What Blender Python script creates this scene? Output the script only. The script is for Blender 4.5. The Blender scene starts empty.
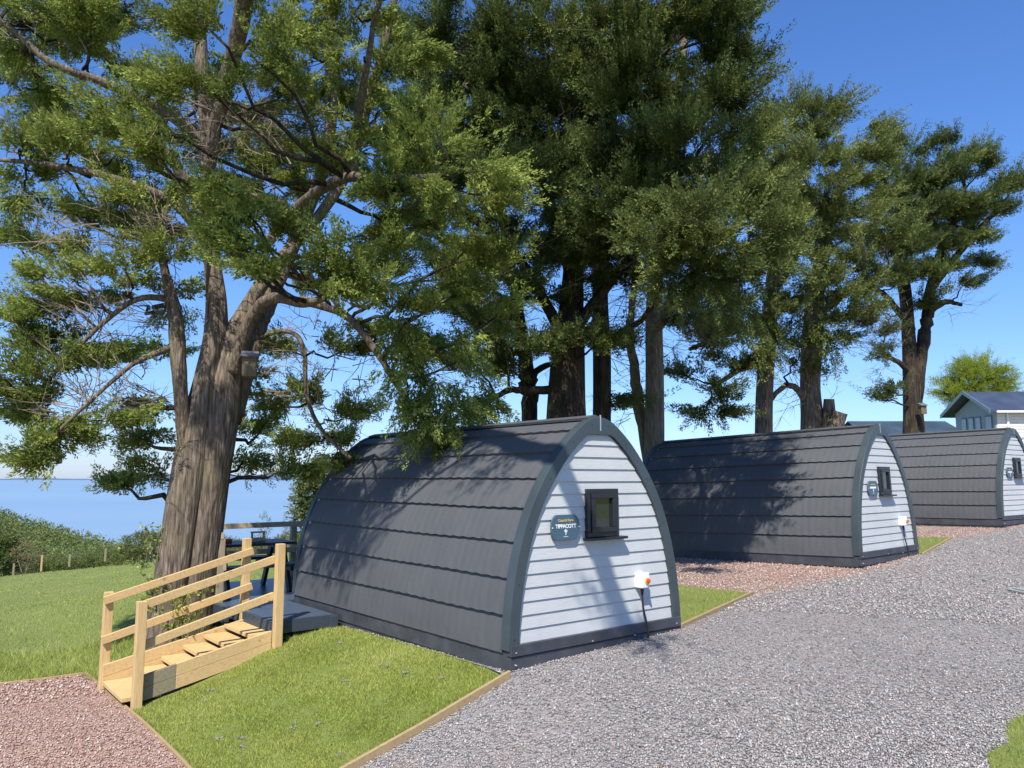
import bpy, math, random
import numpy as np
from mathutils import Vector, Matrix
from mathutils.geometry import delaunay_2d_cdt
R = math.radians
rng = np.random.default_rng(7)
random.seed(7)
sc = bpy.context.scene
COL = sc.collection
TREES = True

# ------------------------------------------------------------------ camera maths
F = 769.0
PITCH = math.atan(94 / 769.0)
CP, SP = math.cos(PITCH), math.sin(PITCH)
def W(u, v, Y):
    """point of the place seen in direction (u, v) whose distance along the ground is Y metres"""
    x = (u - 512) / F; y = -(v - 384) / F
    yy = CP - y * SP
    return Vector((x / yy * Y, Y, (SP + y * CP) / yy * Y))

# local frame of the nearest pod: s along its gable, b along its side towards the sea
YAW = .685
O1 = Vector((-.017, 7.274, 0))
EX = Vector((math.cos(YAW), math.sin(YAW), 0)); EY = Vector((-math.sin(YAW), math.cos(YAW), 0))
def A(a, b, z):
    p = O1 - EX * a + EY * b
    return Vector((p.x, p.y, z))
def sstep(x, a, b):
    t = np.clip((x - a) / (b - a), 0, 1); return t * t * (3 - 2 * t)
def ground(x, y):
    x = np.asarray(x, float); y = np.asarray(y, float)
    dx, dy = x - O1.x, y - O1.y
    s = dx * EX.x + dy * EX.y; b = dx * EY.x + dy * EY.y
    a = -s
    base = -1.75 + .036 * np.clip(s, 0, 60) - .022 * np.clip(b, 0, 40)
    fade = .25 + .75 * sstep(b, -5.5, -.6)
    ramp = np.interp(a, [0, .3, .6, .9, 1.54, 2.3, 2.6], [0, .03, .08, .17, .42, .655, .68])
    wl_ = sstep(b, -.1, 1.6); ramp = ramp * wl_ + (1 - wl_) * .285 * np.clip(a, 0, 2.6)
    base = base - fade * ramp * (1 - .19 * sstep(b, 0, 3)) - .02 * np.clip(a - 2.3, 0, 30)
    r = np.hypot(x, y)
    far = -2.45 + .07 * (x + 5) - .028 * (y - 9)
    far = np.where(x > -5, -2.45 - .02 * (y - 9) + .05 * np.clip(x + 5, 0, 60), far)
    w = sstep(r, 12, 26) * sstep(-x / np.maximum(y, .5), -.05, .25)
    z = base * (1 - w) + far * w
    edge = 47 + 8 * np.sin(x * .02)
    z = z - .24 * np.clip(r - edge, 0, 400) * sstep(-x + .35 * y, -20, 10)
    z = z - .24 * np.clip(r - 110, 0, 400) * (1 - sstep(-x + .35 * y, -20, 10))
    z = z + .02 * np.sin(x * 1.3 + y * .7) * np.sin(y * 1.1 - x * .4) * sstep(a, .3, 1.2)
    return z
def G(x, y): return float(ground(x, y))

# ------------------------------------------------------------------ helpers
def tag(o, label=None, cat=None, group=None, kind=None):
    if label: o['label'] = label
    if cat: o['category'] = cat
    if group: o['group'] = group
    if kind: o['kind'] = kind
    return o
def thing(name, label, cat, loc=(0, 0, 0), rz=0, group=None):
    o = bpy.data.objects.new(name, None); COL.objects.link(o)
    o.empty_display_size = .1
    o.location = loc; o.rotation_euler = (0, 0, rz)
    return tag(o, label, cat, group)
class MB:
    def __init__(s): s.v = []; s.f = []; s.m = []
    def add(s, vs, fs, mi=0):
        n = len(s.v); s.v += [tuple(p) for p in vs]
        s.f += [tuple(i + n for i in f) for f in fs]; s.m += [mi] * len(fs)
    def hexa(s, p, mi=0):
        s.add(p, [(0, 3, 2, 1), (4, 5, 6, 7), (0, 1, 5, 4), (1, 2, 6, 5), (2, 3, 7, 6), (3, 0, 4, 7)], mi)
    def box(s, x0, x1, y0, y1, z0, z1, mi=0):
        s.hexa([(x0, y0, z0), (x1, y0, z0), (x1, y1, z0), (x0, y1, z0), (x0, y0, z1), (x1, y0, z1), (x1, y1, z1), (x0, y1, z1)], mi)
    def beam(s, p0, p1, w, h, up=(0, 0, 1), mi=0):
        p0, p1, up = Vector(p0), Vector(p1), Vector(up)
        d = (p1 - p0).normalized(); sd = d.cross(up).normalized(); u = sd.cross(d).normalized()
        a, b = sd * w / 2, u * h / 2
        s.hexa([p0 - a - b, p0 + a - b, p1 + a - b, p1 - a - b, p0 - a + b, p0 + a + b, p1 + a + b, p1 - a + b], mi)
    def post(s, p, h, w, d=EX, mi=0):
        p = Vector(p); q = Vector((-d.y, d.x, 0)); a, b = d * w / 2, q * w / 2; z = Vector((0, 0, h))
        s.hexa([p - a - b, p + a - b, p + a + b, p - a + b, p - a - b + z, p + a - b + z, p + a + b + z, p - a + b + z], mi)
    def prism(s, poly, d, mi=0):
        n = len(poly); d = Vector(d); P = [Vector(p) for p in poly]
        s.add(P + [p + d for p in P], [tuple(range(n - 1, -1, -1)), tuple(range(n, 2 * n))] + [(i, (i + 1) % n, (i + 1) % n + n, i + n) for i in range(n)], mi)
    def tube(s, pts, rad, n=6, cap=True, mi=0):
        P = [Vector(p) for p in pts]; base = len(s.v); k = len(P)
        if k < 2: return
        ref = Vector((.31, .22, .92))
        for i in range(k):
            d = (P[min(i + 1, k - 1)] - P[max(i - 1, 0)]).normalized()
            u = d.cross(ref)
            if u.length < .15: u = d.cross(Vector((1, 0, 0)))
            u.normalize(); w = d.cross(u)
            r = rad[i] if hasattr(rad, '__len__') else rad
            for j in range(n):
                t = 2 * math.pi * j / n
                s.v.append(tuple(P[i] + (u * math.cos(t) + w * math.sin(t)) * r))
        for i in range(k - 1):
            for j in range(n):
                a0 = base + i * n + j; a1 = base + i * n + (j + 1) % n
                s.f.append((a0, a1, a1 + n, a0 + n)); s.m.append(mi)
        if cap and n > 2:
            s.f.append(tuple(base + j for j in range(n - 1, -1, -1))); s.m.append(mi)
            s.f.append(tuple(base + (k - 1) * n + j for j in range(n))); s.m.append(mi)
    def build(s, name, mat, parent=None, org=(0, 0, 0), smooth=False, bevel=0):
        me = bpy.data.meshes.new(name)
        o = Vector(org)
        me.from_pydata([(p[0] - o.x, p[1] - o.y, p[2] - o.z) for p in s.v], [], s.f)
        mats = mat if isinstance(mat, (list, tuple)) else [mat]
        for m in mats: me.materials.append(m)
        if len(mats) > 1: me.polygons.foreach_set('material_index', s.m)
        if smooth: me.polygons.foreach_set('use_smooth', [True] * len(me.polygons))
        me.update()
        ob = bpy.data.objects.new(name, me); COL.objects.link(ob)
        if parent: ob.parent = parent
        if bevel:
            bm = ob.modifiers.new('bevel', 'BEVEL'); bm.width = bevel; bm.segments = 2; bm.limit_method = 'ANGLE'; bm.angle_limit = R(50)
        return ob
def copy_tree(o, parent=None):
    c = o.copy(); COL.objects.link(c); c.parent = parent
    for ch in list(o.children): copy_tree(ch, c)
    return c
def trimesh(name, V, rnd, mat, parent=None, org=(0, 0, 0), k=3, faces=None):
    """V: (N*k, 3) array of loose k-gons; rnd: per-face value"""
    V = np.asarray(V, np.float32) - np.asarray(org, np.float32)
    n = len(V) // k
    me = bpy.data.meshes.new(name)
    me.vertices.add(len(V)); me.vertices.foreach_set('co', V.ravel())
    if faces is None:
        me.loops.add(n * k); me.loops.foreach_set('vertex_index', np.arange(n * k, dtype=np.int32))
        me.polygons.add(n); me.polygons.foreach_set('loop_start', np.arange(0, n * k, k, dtype=np.int32))
        me.polygons.foreach_set('loop_total', np.full(n, k, np.int32))
    else:
        n = len(faces)
        me.loops.add(n * 3); me.loops.foreach_set('vertex_index', faces.ravel().astype(np.int32))
        me.polygons.add(n); me.polygons.foreach_set('loop_start', np.arange(0, n * 3, 3, dtype=np.int32))
        me.polygons.foreach_set('loop_total', np.full(n, 3, np.int32))
    at = me.attributes.new('rnd', 'FLOAT', 'FACE'); at.data.foreach_set('value', np.asarray(rnd, np.float32))
    me.materials.append(mat); me.update(calc_edges=True)
    ob = bpy.data.objects.new(name, me); COL.objects.link(ob)
    if parent: ob.parent = parent
    return ob

# ------------------------------------------------------------------ materials
def c4(c): return (c[0], c[1], c[2], 1)
class NT:
    def __init__(s, name):
        s.m = bpy.data.materials.new(name); s.m.use_nodes = True
        s.t = s.m.node_tree; s.b = s.t.nodes['Principled BSDF']; s.out = s.t.nodes['Material Output']
    def n(s, typ, **kw):
        nd = s.t.nodes.new(typ)
        for k, v in kw.items():
            if k in nd.inputs: nd.inputs[k].default_value = v
            else: setattr(nd, k, v)
        return nd
    def l(s, a, b): s.t.links.new(a, b)
    def coord(s, kind='Object', scale=(1, 1, 1), rot=(0, 0, 0)):
        tc = s.n('ShaderNodeTexCoord'); mp = s.n('ShaderNodeMapping')
        mp.inputs['Scale'].default_value = scale; mp.inputs['Rotation'].default_value = rot
        s.l(tc.outputs[kind], mp.inputs['Vector']); return mp.outputs[0]
    def noise(s, vec, scale, detail=4, rough=.55):
        nd = s.n('ShaderNodeTexNoise', Scale=scale, Detail=detail, Roughness=rough); s.l(vec, nd.inputs['Vector']); return nd.outputs['Fac']
    def vor(s, vec, scale, feature='F1'):
        nd = s.n('ShaderNodeTexVoronoi', Scale=scale, feature=feature); s.l(vec, nd.inputs['Vector']); return nd
    def ramp(s, fac, stops):
        nd = s.n('ShaderNodeValToRGB'); cr = nd.color_ramp
        while len(cr.elements) < len(stops): cr.elements.new(.5)
        for e, (p, c) in zip(cr.elements, stops): e.position = p; e.color = c4(c)
        s.l(fac, nd.inputs['Fac']); return nd.outputs['Color']
    def mix(s, fac, a, b, mode='MIX'):
        nd = s.n('ShaderNodeMixRGB', blend_type=mode)
        for i, x in ((0, fac), (1, a), (2, b)):
            if isinstance(x, (int, float)): nd.inputs[i].default_value = x
            elif isinstance(x, (tuple, list)): nd.inputs[i].default_value = c4(x)
            else: s.l(x, nd.inputs[i])
        return nd.outputs[0]
    def math(s, op, a, b=0):
        nd = s.n('ShaderNodeMath', operation=op)
        for i, x in ((0, a), (1, b)):
            if isinstance(x, (int, float)): nd.inputs[i].default_value = x
            else: s.l(x, nd.inputs[i])
        return nd.outputs[0]
    def bump(s, h, strength=.4, dist=.01, prev=None):
        nd = s.n('ShaderNodeBump', Strength=strength, Distance=dist); s.l(h, nd.inputs['Height'])
        if prev: s.l(prev, nd.inputs['Normal'])
        s.l(nd.outputs[0], s.b.inputs['Normal']); return nd.outputs[0]
    def base(s, c, rough=.7, metal=0, spec=.5):
        if isinstance(c, (tuple, list)): s.b.inputs['Base Color'].default_value = c4(c)
        else: s.l(c, s.b.inputs['Base Color'])
        s.b.inputs['Roughness'].default_value = rough; s.b.inputs['Metallic'].default_value = metal
        s.b.inputs['Specular IOR Level'].default_value = spec
        return s.m
def plain(name, c, rough=.6, metal=0, var=.12, scale=6, spec=.5, bump=0):
    t = NT(name); v = t.coord(); f = t.noise(v, scale)
    col = t.ramp(f, [(.3, tuple(x * (1 - var) for x in c)), (.7, tuple(min(1, x * (1 + var)) for x in c))])
    if bump: t.bump(t.noise(v, scale * 8), bump, .004)
    return t.base(col, rough, metal, spec)
def timber(name, c1, c2, rot=0, rough=.75, ax=0):
    t = NT(name); sc_ = [14, 14, 14]; sc_[ax] = 1.2
    v = t.coord('Object', tuple(sc_), (0, 0, rot))
    f = t.noise(v, 3.5, 6, .65); w = t.noise(t.coord('Object'), 1.7, 3)
    k = t.vor(t.coord('Object', (1, 1, 1)), 3.1).outputs['Distance']
    col = t.ramp(f, [(.25, c2), (.5, c1), (.75, tuple(min(1, x * 1.15) for x in c1))])
    col = t.mix(t.math('MULTIPLY', w, .35), col, tuple(x * .6 for x in c2))
    knot = t.math('LESS_THAN', k, .075)
    col = t.mix(t.math('MULTIPLY', knot, .5), col, tuple(x * .45 for x in c2))
    t.bump(f, .25, .004); return t.base(col, rough, 0, .3)
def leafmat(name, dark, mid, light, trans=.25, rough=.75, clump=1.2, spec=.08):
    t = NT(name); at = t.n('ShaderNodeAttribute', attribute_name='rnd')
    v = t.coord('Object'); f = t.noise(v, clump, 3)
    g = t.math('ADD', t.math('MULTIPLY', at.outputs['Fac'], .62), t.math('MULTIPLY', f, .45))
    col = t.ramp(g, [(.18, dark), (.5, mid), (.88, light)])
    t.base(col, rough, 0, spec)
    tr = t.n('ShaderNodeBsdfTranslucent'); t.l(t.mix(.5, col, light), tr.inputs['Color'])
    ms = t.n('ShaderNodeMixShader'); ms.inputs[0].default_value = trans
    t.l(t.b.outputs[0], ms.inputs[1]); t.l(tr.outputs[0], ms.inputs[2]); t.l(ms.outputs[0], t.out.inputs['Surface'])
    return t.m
def rndmat(name, stops, rough=.8, spec=.3):
    t = NT(name); at = t.n('ShaderNodeAttribute', attribute_name='rnd')
    return t.base(t.ramp(at.outputs['Fac'], stops), rough, 0, spec)

PINE1, PINE2 = (.62, .43, .20), (.46, .30, .125)
M = {}
M['pine'] = timber('new_softwood', PINE1, PINE2, -YAW, ax=0)
M['pine_y'] = timber('new_softwood_across', PINE1, PINE2, -YAW, ax=1)
M['pine_z'] = timber('new_softwood_upright', PINE1, PINE2, -YAW, ax=2)
M['pine_grey'] = timber('greyer_softwood', (.27, .23, .145), (.17, .14, .085), -YAW, ax=0)  # darker, greyer softwood for the lower end of the near stringers
M['oldwood'] = timber('weathered_rail_wood', (.5, .4, .27), (.34, .27, .18), -YAW, ax=0)
M['oldwood_z'] = timber('weathered_post_wood', (.36, .29, .19), (.22, .18, .11), -YAW, ax=2)
def bark(name, c1, c2, c3, sc_=1.0, moss=0.0):
    t = NT(name); v = t.coord('Object', (9 * sc_, 9 * sc_, 1.3 * sc_))
    f = t.noise(v, 2.2, 9, .62); r = t.vor(t.coord('Object', (22 * sc_, 22 * sc_, 3 * sc_)), 1.0).outputs['Distance']
    g = t.noise(t.coord('Object'), 1.6, 4)
    col = t.ramp(f, [(.36, c1), (.5, c2), (.66, c3)])
    col = t.mix(t.math('MULTIPLY', g, .3), col, c2)
    col = t.mix(t.ramp(r, [(.05, (0, 0, 0)), (.55, (.55, .55, .55))]), col, tuple(x * .8 for x in c1))
    h = t.math('ADD', f, t.math('MULTIPLY', r, .5))
    if moss:
        mf = t.ramp(t.noise(t.coord('Object'), 2.6, 5), [(.5, (0, 0, 0)), (.68, (moss,) * 3)])
        col = t.mix(mf, col, (.17, .17, .06))
    t.bump(h, 1.0, .03); return t.base(col, .9, 0, .15)
M['bark'] = bark('furrowed_brown_bark', (.075, .055, .04), (.25, .195, .145), (.40, .32, .245), 1.3, .3)
M['bark_pale'] = bark('pale_grey_bark', (.12, .095, .07), (.24, .2, .15), (.36, .31, .24), 1.2, .4)
M['bark_dark'] = bark('dark_brown_bark', (.024, .019, .014), (.062, .047, .034), (.12, .092, .066), 1, .3)
M['twig'] = plain('dry_twig', (.2, .155, .105), .9, var=.3)
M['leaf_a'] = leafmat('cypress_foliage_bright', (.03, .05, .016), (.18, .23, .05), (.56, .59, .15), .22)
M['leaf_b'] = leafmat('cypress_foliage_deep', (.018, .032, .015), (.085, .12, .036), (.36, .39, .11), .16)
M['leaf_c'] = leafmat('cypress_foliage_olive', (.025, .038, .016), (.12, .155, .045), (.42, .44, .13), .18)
M['leaf_lime'] = leafmat('spring_foliage', (.13, .16, .025), (.27, .33, .04), (.42, .46, .07), .35, clump=.6)
M['leaf_hedge'] = leafmat('hedge_foliage', (.05, .065, .022), (.15, .19, .055), (.30, .33, .12), .25, clump=.5)
M['leaf_shrub'] = leafmat('shrub_foliage', (.05, .07, .025), (.14, .17, .06), (.27, .29, .12), .2, clump=.8)
M['leaf_dry'] = leafmat('dry_scrub', (.09, .08, .04), (.2, .17, .085), (.34, .29, .16), .15, clump=.5)

# metal tile sheet with fine granules and faint vertical ribbing
t = NT('slate_grey_tile_sheet'); v = t.coord('Object')
f = t.noise(v, 2.2, 5); g = t.noise(v, 160, 2, .7); stv = t.noise(t.coord('Object', (1, 9, .35)), 3, 4)
col = t.ramp(f, [(.3, (.048, .05, .053)), (.7, (.064, .066, .07))])
col = t.mix(t.math('MULTIPLY', g, .55), col, (.105, .112, .122))
col = t.mix(t.math('MULTIPLY', stv, .36), col, (.125, .125, .12))
wv = t.n('ShaderNodeTexWave', Scale=2.6, Distortion=.2, bands_direction='Y'); t.l(v, wv.inputs['Vector'])
n1 = t.bump(wv.outputs['Fac'], .14, .012); t.bump(g, .35, .0035, n1)
M['tile'] = t.base(col, .62, 0, .42)
# lap boards
t = NT('pale_grey_lap_board'); v = t.coord('Object')
g = t.noise(t.coord('Object', (3, 3, 22)), 3, 7, .7); f = t.noise(v, 2, 4)
col = t.ramp(f, [(.3, (.455, .46, .445)), (.7, (.515, .52, .50))])
dirt = t.ramp(t.noise(t.coord('Object', (6, 6, 1)), 1.5, 4), [(.55, (0, 0, 0)), (.8, (.22, .22, .22))])
col = t.mix(dirt, col, (.36, .38, .37))
t.bump(g, .75, .004); M['board'] = t.base(col, .55, 0, .35)
M['trim'] = plain('slate_green_trim', (.046, .062, .068), .42, var=.14, scale=3, bump=.1)
M['plinth'] = plain('dark_plinth_board', (.05, .053, .062), .55, var=.3, scale=5, bump=.2)
M['black_gap'] = plain('shadow_batten', (.02, .021, .024), .8)
M['upvc'] = plain('anthracite_window_plastic', (.017, .018, .022), .35, var=.06)
t = NT('window_glass'); t.base((.02, .025, .02), .04, 0, .9); M['glass'] = t.m
M['blind'] = plain('room_behind_glass', (.05, .055, .045), .7)
M['plate'] = plain('slate_blue_sign_plate', (.055, .105, .14), .4, var=.08)
M['gold'] = plain('gold_lettering', (.5, .36, .12), .5)
M['white'] = plain('white_plastic', (.8, .8, .79), .4, var=.04)
M['red'] = plain('red_switch', (.7, .05, .03), .4); M['yellow'] = plain('yellow_collar', (.75, .5, .05), .4)
M['cable'] = plain('black_cable', (.02, .02, .022), .5)
M['screw'] = plain('galvanised_screw', (.6, .6, .6), .35, .6)
M['deck'] = timber('painted_deck_board', (.07, .095, .135), (.05, .068, .098), -YAW, .38, ax=0)
M['decktrim'] = timber('painted_deck_trim', (.05, .066, .082), (.035, .048, .06), -YAW, .5, ax=0)
M['table'] = plain('black_stained_timber', (.02, .021, .026), .45, var=.2)
M['lining'] = plain('sea', (.1, .1, .1))

# ------------------------------------------------------------------ world, sun, camera
SUN = Vector((-.218 * math.cos(R(52)), -.976 * math.cos(R(52)), math.sin(R(52))))
w = bpy.data.worlds.new('World'); sc.world = w; w.use_nodes = True
nt = w.node_tree; bg = nt.nodes['Background']
sky = nt.nodes.new('ShaderNodeTexSky'); sky.sky_type = 'NISHITA'; sky.sun_disc = False
sky.sun_elevation = R(52); sky.sun_rotation = math.atan2(SUN.x, SUN.y)
sky.altitude = 80; sky.air_density = 1.0; sky.dust_density = .35; sky.ozone_density = 3.0
hs = nt.nodes.new('ShaderNodeMixRGB'); hs.blend_type = 'MULTIPLY'; hs.inputs[0].default_value = 1; hs.inputs[2].default_value = (.84, .97, 1.2, 1)
nt.links.new(sky.outputs[0], hs.inputs[1])
tcw = nt.nodes.new('ShaderNodeTexCoord'); spw = nt.nodes.new('ShaderNodeSeparateXYZ'); rpw = nt.nodes.new('ShaderNodeValToRGB')
nt.links.new(tcw.outputs['Generated'], spw.inputs[0]); nt.links.new(spw.outputs[2], rpw.inputs[0]); nt.links.new(rpw.outputs[0], hs.inputs[2])
cr = rpw.color_ramp; cr.elements[0].position = 0; cr.elements[0].color = (.64, .76, 1.14, 1); cr.elements[1].position = .6; cr.elements[1].color = (.56, .86, 1.3, 1)
el = cr.elements.new(.12); el.color = (.66, .83, 1.14, 1); el = cr.elements.new(.3); el.color = (.62, .88, 1.24, 1); nt.links.new(hs.outputs[0], bg.inputs[0])
bg.inputs[1].default_value = .115
sl = bpy.data.lights.new('sun', 'SUN'); sl.energy = 5.0; sl.angle = R(.55); sl.color = (1, .955, .88)
so = bpy.data.objects.new('sun', sl); COL.objects.link(so); so.rotation_euler = SUN.to_track_quat('Z', 'Y').to_euler()
cam = bpy.data.cameras.new('camera'); co = bpy.data.objects.new('camera', cam); COL.objects.link(co)
cam.sensor_fit = 'HORIZONTAL'; cam.sensor_width = 36; cam.lens = 36 * F / 1024; cam.clip_start = .05; cam.clip_end = 120000
co.location = (0, 0, 0); co.rotation_euler = (R(90) + PITCH, 0, 0); sc.camera = co
sc.view_settings.view_transform = 'Standard'; sc.view_settings.look = 'None'; sc.view_settings.exposure = .52; sc.view_settings.gamma = 1
sc.cycles.max_bounces = 5; sc.cycles.transparent_max_bounces = 8; sc.cycles.diffuse_bounces = 2

# ------------------------------------------------------------------ terrain
def inpoly(x, y, poly):
    r_ = np.zeros(x.shape, bool); n = len(poly)
    for i in range(n):
        x0, y0 = poly[i][:2]; x1, y1 = poly[(i + 1) % n][:2]
        c = ((y0 > y) != (y1 > y)) & (x < (x1 - x0) * (y - y0) / ((y1 - y0) if y1 != y0 else 1e-9) + x0)
        r_ ^= c
    return r_
t = NT('lawn_soil_and_grass'); v = t.coord('Object')
f1 = t.noise(v, .55, 5); f2 = t.noise(v, 60, 3, .7); f3 = t.noise(v, 5, 5, .6)
str_ = t.n('ShaderNodeTexWave', Scale=.16, Distortion=1.6, Detail=2.0, bands_direction='Y'); t.l(t.coord('Object', (1, 1, 1), (0, 0, R(-8))), str_.inputs['Vector'])
str_.inputs['Detail Scale'].default_value = .6
fine = t.noise(t.coord('Object', (.7, 5, 1), (0, 0, R(-6))), 1.2, 5, .6)
col = t.ramp(f1, [(.3, (.16, .20, .042)), (.7, (.225, .25, .066))])
col = t.mix(t.math('MULTIPLY', str_.outputs['Fac'], .5), col, (.2, .225, .065))
col = t.mix(t.math('MULTIPLY', fine, .55), col, (.25, .255, .09))
col = t.mix(t.math('MULTIPLY', f2, .6), col, (.07, .105, .02))
col = t.mix(t.math('MULTIPLY', t.ramp(f3, [(.55, (0, 0, 0)), (.75, (1, 1, 1))]), .4), col, (.26, .27, .1))
t.bump(f2, .8, .02); M['lawn'] = t.base(col, .85, 0, .2)

rs = np.concatenate([[.3], np.geomspace(1.2, 40, 200), np.geomspace(41, 900, 60)])
na = 640; th = np.linspace(0, 2 * np.pi, na, endpoint=False)
RR, TT = np.meshgrid(rs, th, indexing='ij')
X, Y = RR * np.sin(TT), RR * np.cos(TT)
Z = ground(X, Y) + .008 * np.sin(X * 9) * np.sin(Y * 8)
Z = np.maximum(Z, -120)
V = np.stack([X, Y, Z], -1).reshape(-1, 3)
i0 = (np.arange(len(rs) - 1)[:, None] * na + np.arange(na)[None]).ravel()
i1 = (np.arange(len(rs) - 1)[:, None] * na + (np.arange(na)[None] + 1) % na).ravel()
Q = np.stack([i0, i0 + na, i1 + na, i1], 1)
Fc = np.concatenate([Q[:, [0, 1, 2]], Q[:, [0, 2, 3]]])
g = trimesh('ground', V, np.zeros(len(Fc)), M['lawn'], faces=Fc)
g.data.polygons.foreach_set('use_smooth', [True] * len(g.data.polygons)); tag(g, kind='structure')

t = NT('sea_water'); v = t.coord('Object')
fa = t.noise(t.coord('Object', (.00002, .00012, 1)), 9, 5); fb = t.noise(t.coord('Object', (1, 3, 1)), .05, 6)
col = t.ramp(fa, [(.35, (.175, .27, .365)), (.65, (.21, .305, .395))])
t.bump(fb, .35, 1.2); M['sea'] = t.base(col, .4, 0, .3)
mb = MB(); mb.add([(-9e4, 60, -76), (9e4, 60, -76), (9e4, 9e4, -76), (-9e4, 9e4, -76)], [(0, 1, 2, 3)])
tag(mb.build('sea', M['sea']), kind='structure')
# far coast on the horizon
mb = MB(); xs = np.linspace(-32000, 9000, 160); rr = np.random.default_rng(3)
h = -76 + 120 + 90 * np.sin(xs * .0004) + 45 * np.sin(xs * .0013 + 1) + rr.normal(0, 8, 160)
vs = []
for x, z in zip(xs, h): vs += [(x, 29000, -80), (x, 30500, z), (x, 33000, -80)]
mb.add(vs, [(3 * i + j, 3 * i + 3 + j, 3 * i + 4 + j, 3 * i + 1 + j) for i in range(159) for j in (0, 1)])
tag(mb.build('far_coast_hills', plain('haze_blue_land', (.08, .13, .22), .95, var=.08, scale=.0005), smooth=True), kind='structure')  # distance haze is put into the land's blue base colour

# ------------------------------------------------------------------ gravel drive and path
def sheet(name, poly, mat, off, step=.12, kind='structure', pinkf=None):
    P = []
    n = len(poly)
    for i in range(n):
        a, b = np.array(poly[i][:2]), np.array(poly[(i + 1) % n][:2]); k = max(1, int(np.linalg.norm(b - a) / step))
        for j in range(k): P.append(tuple(a + (b - a) * j / k))
    nb = len(P); pa = np.array(P)
    x0, y0 = pa.min(0); x1, y1 = pa.max(0)
    gx, gy = np.meshgrid(np.arange(x0, x1, step), np.arange(y0, y1, step))
    gx, gy = gx.ravel(), gy.ravel(); ok = inpoly(gx, gy, P)
    pts = [Vector(p) for p in P] + [Vector((a, b)) for a, b in zip(gx[ok], gy[ok])]
    r_ = delaunay_2d_cdt(pts, [], [list(range(nb))], 1, 1e-4)
    vv = np.array([tuple(p) for p in r_[0]]); z = ground(vv[:, 0], vv[:, 1]) + off
    me = bpy.data.meshes.new(name); me.from_pydata(np.column_stack([vv, z]).tolist(), [], r_[2])
    if pinkf is not None:
        at = me.attributes.new('pink', 'FLOAT', 'POINT'); at.data.foreach_set('value', pinkf(vv[:, 0], vv[:, 1]).astype(np.float32))
    me.materials.append(mat); me.polygons.foreach_set('use_smooth', [True] * len(me.polygons)); me.update()
    o = bpy.data.objects.new(name, me); COL.objects.link(o)
    if kind: tag(o, kind=kind)
    return o
def ab(pts): return [tuple(A(a, b, 0))[:2] for a, b in pts]
def gravelmat(name, pink):
    t = NT(name); v = t.coord('Object')
    vo = t.vor(v, 62); d = vo.outputs['Distance']
    vo2 = t.vor(v, 150)
    sepn = t.n('ShaderNodeSeparateColor'); t.l(vo.outputs['Color'], sepn.inputs[0])
    sep2 = t.n('ShaderNodeSeparateColor'); t.l(vo2.outputs['Color'], sep2.inputs[0])
    mixr = t.math('ADD', t.math('MULTIPLY', sepn.outputs[0], .65), t.math('MULTIPLY', sep2.outputs[1], .35))
    grey = t.ramp(mixr, [(.15, (.12, .112, .106)), (.4, (.235, .22, .208)), (.62, (.33, .31, .295)), (.8, (.32, .265, .23)), (.92, (.44, .42, .395))])
    pk = t.ramp(mixr, [(.15, (.17, .1, .08)), (.4, (.33, .2, .15)), (.7, (.44, .29, .23)), (.9, (.56, .45, .39))])
    if pink == 'attr':
        at = t.n('ShaderNodeAttribute', attribute_name='pink')
        nz = t.noise(v, 3.5, 5); fac = t.math('ADD', at.outputs['Fac'], t.math('MULTIPLY', t.math('SUBTRACT', nz, .5), .9))
        fac = t.ramp(fac, [(.42, (0, 0, 0)), (.58, (1, 1, 1))]); col = t.mix(fac, grey, pk)
        stain = t.ramp(t.noise(v, .6, 5), [(.56, (0, 0, 0)), (.72, (.6, .6, .6))]); col = t.mix(stain, col, (.34, .2, .13))
        dk = t.ramp(t.noise(t.coord('Object', (1.6, .45, 1), (0, 0, R(-40))), .9, 4), [(.35, (.55, .55, .55)), (.6, (0, 0, 0))]); col = t.mix(dk, col, (.21, .198, .188))
    else: col = pk
    dust = t.noise(v, 1.3, 5); col = t.mix(t.math('MULTIPLY', dust, .25), col, (.44, .40, .37) if pink == 'attr' else (.41, .27, .21))
    inv = t.math('SUBTRACT', 1, d); t.bump(inv, 1.0, .016)
    return t.base(col, .85, 0, .25)
M['gravel'] = gravelmat('grey_gravel', 'attr'); M['pinkgravel'] = gravelmat('pink_gravel', 'full')
PATH = ab([(2.45, -3.2), (2.42, 5.32), (3.35, 5.62), (7.5, 6.6), (7.5, -3.2)])
g2back = W(676, 583, 12.47)
LAWN_R1 = [(1.83, 8.78), (3.28, 10.78), (2.35, 12.0), (.9, 10.6)]           # patch between the first two pods
LAWN_R2 = [(7.45, 14.28), (9.47, 16.87), (9.0, 17.2), (6.6, 15.2)]
LAWN_R3 = [(2.8, 4.7), (2.93, 5.0), (3.2, 5.2), (3.4, 5.52), (3.7, 5.75), (3.97, 6.12), (5.2, 7.0), (9, 8.0), (9, 2), (2.5, 2)]
DRIVE = ab([(2.4, -8), (2.4, -.14), (.10, -.14), (.05, .3), (.03, 3.2), (-.4, 3.4), (-2.6, 3.4)]) + \
        [(1.2, 13.2), (5.5, 19), (11.5, 26), (24, 34), (34, 30), (20, 10), (9, -6)]
def seg_d(x, y, a, b):
    ax, ay = a; bx, by = b; L2 = (bx - ax) ** 2 + (by - ay) ** 2
    tt = np.clip(((x - ax) * (bx - ax) + (y - ay) * (by - ay)) / L2, 0, 1)
    return np.hypot(x - ax - tt * (bx - ax), y - ay - tt * (by - ay))
P2O, P2Y = Vector((5.666, 12.805, -1.443)), R(42.1)
P3O, P3Y = Vector((11.68, 18.6, -1.136)), R(38)
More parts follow.
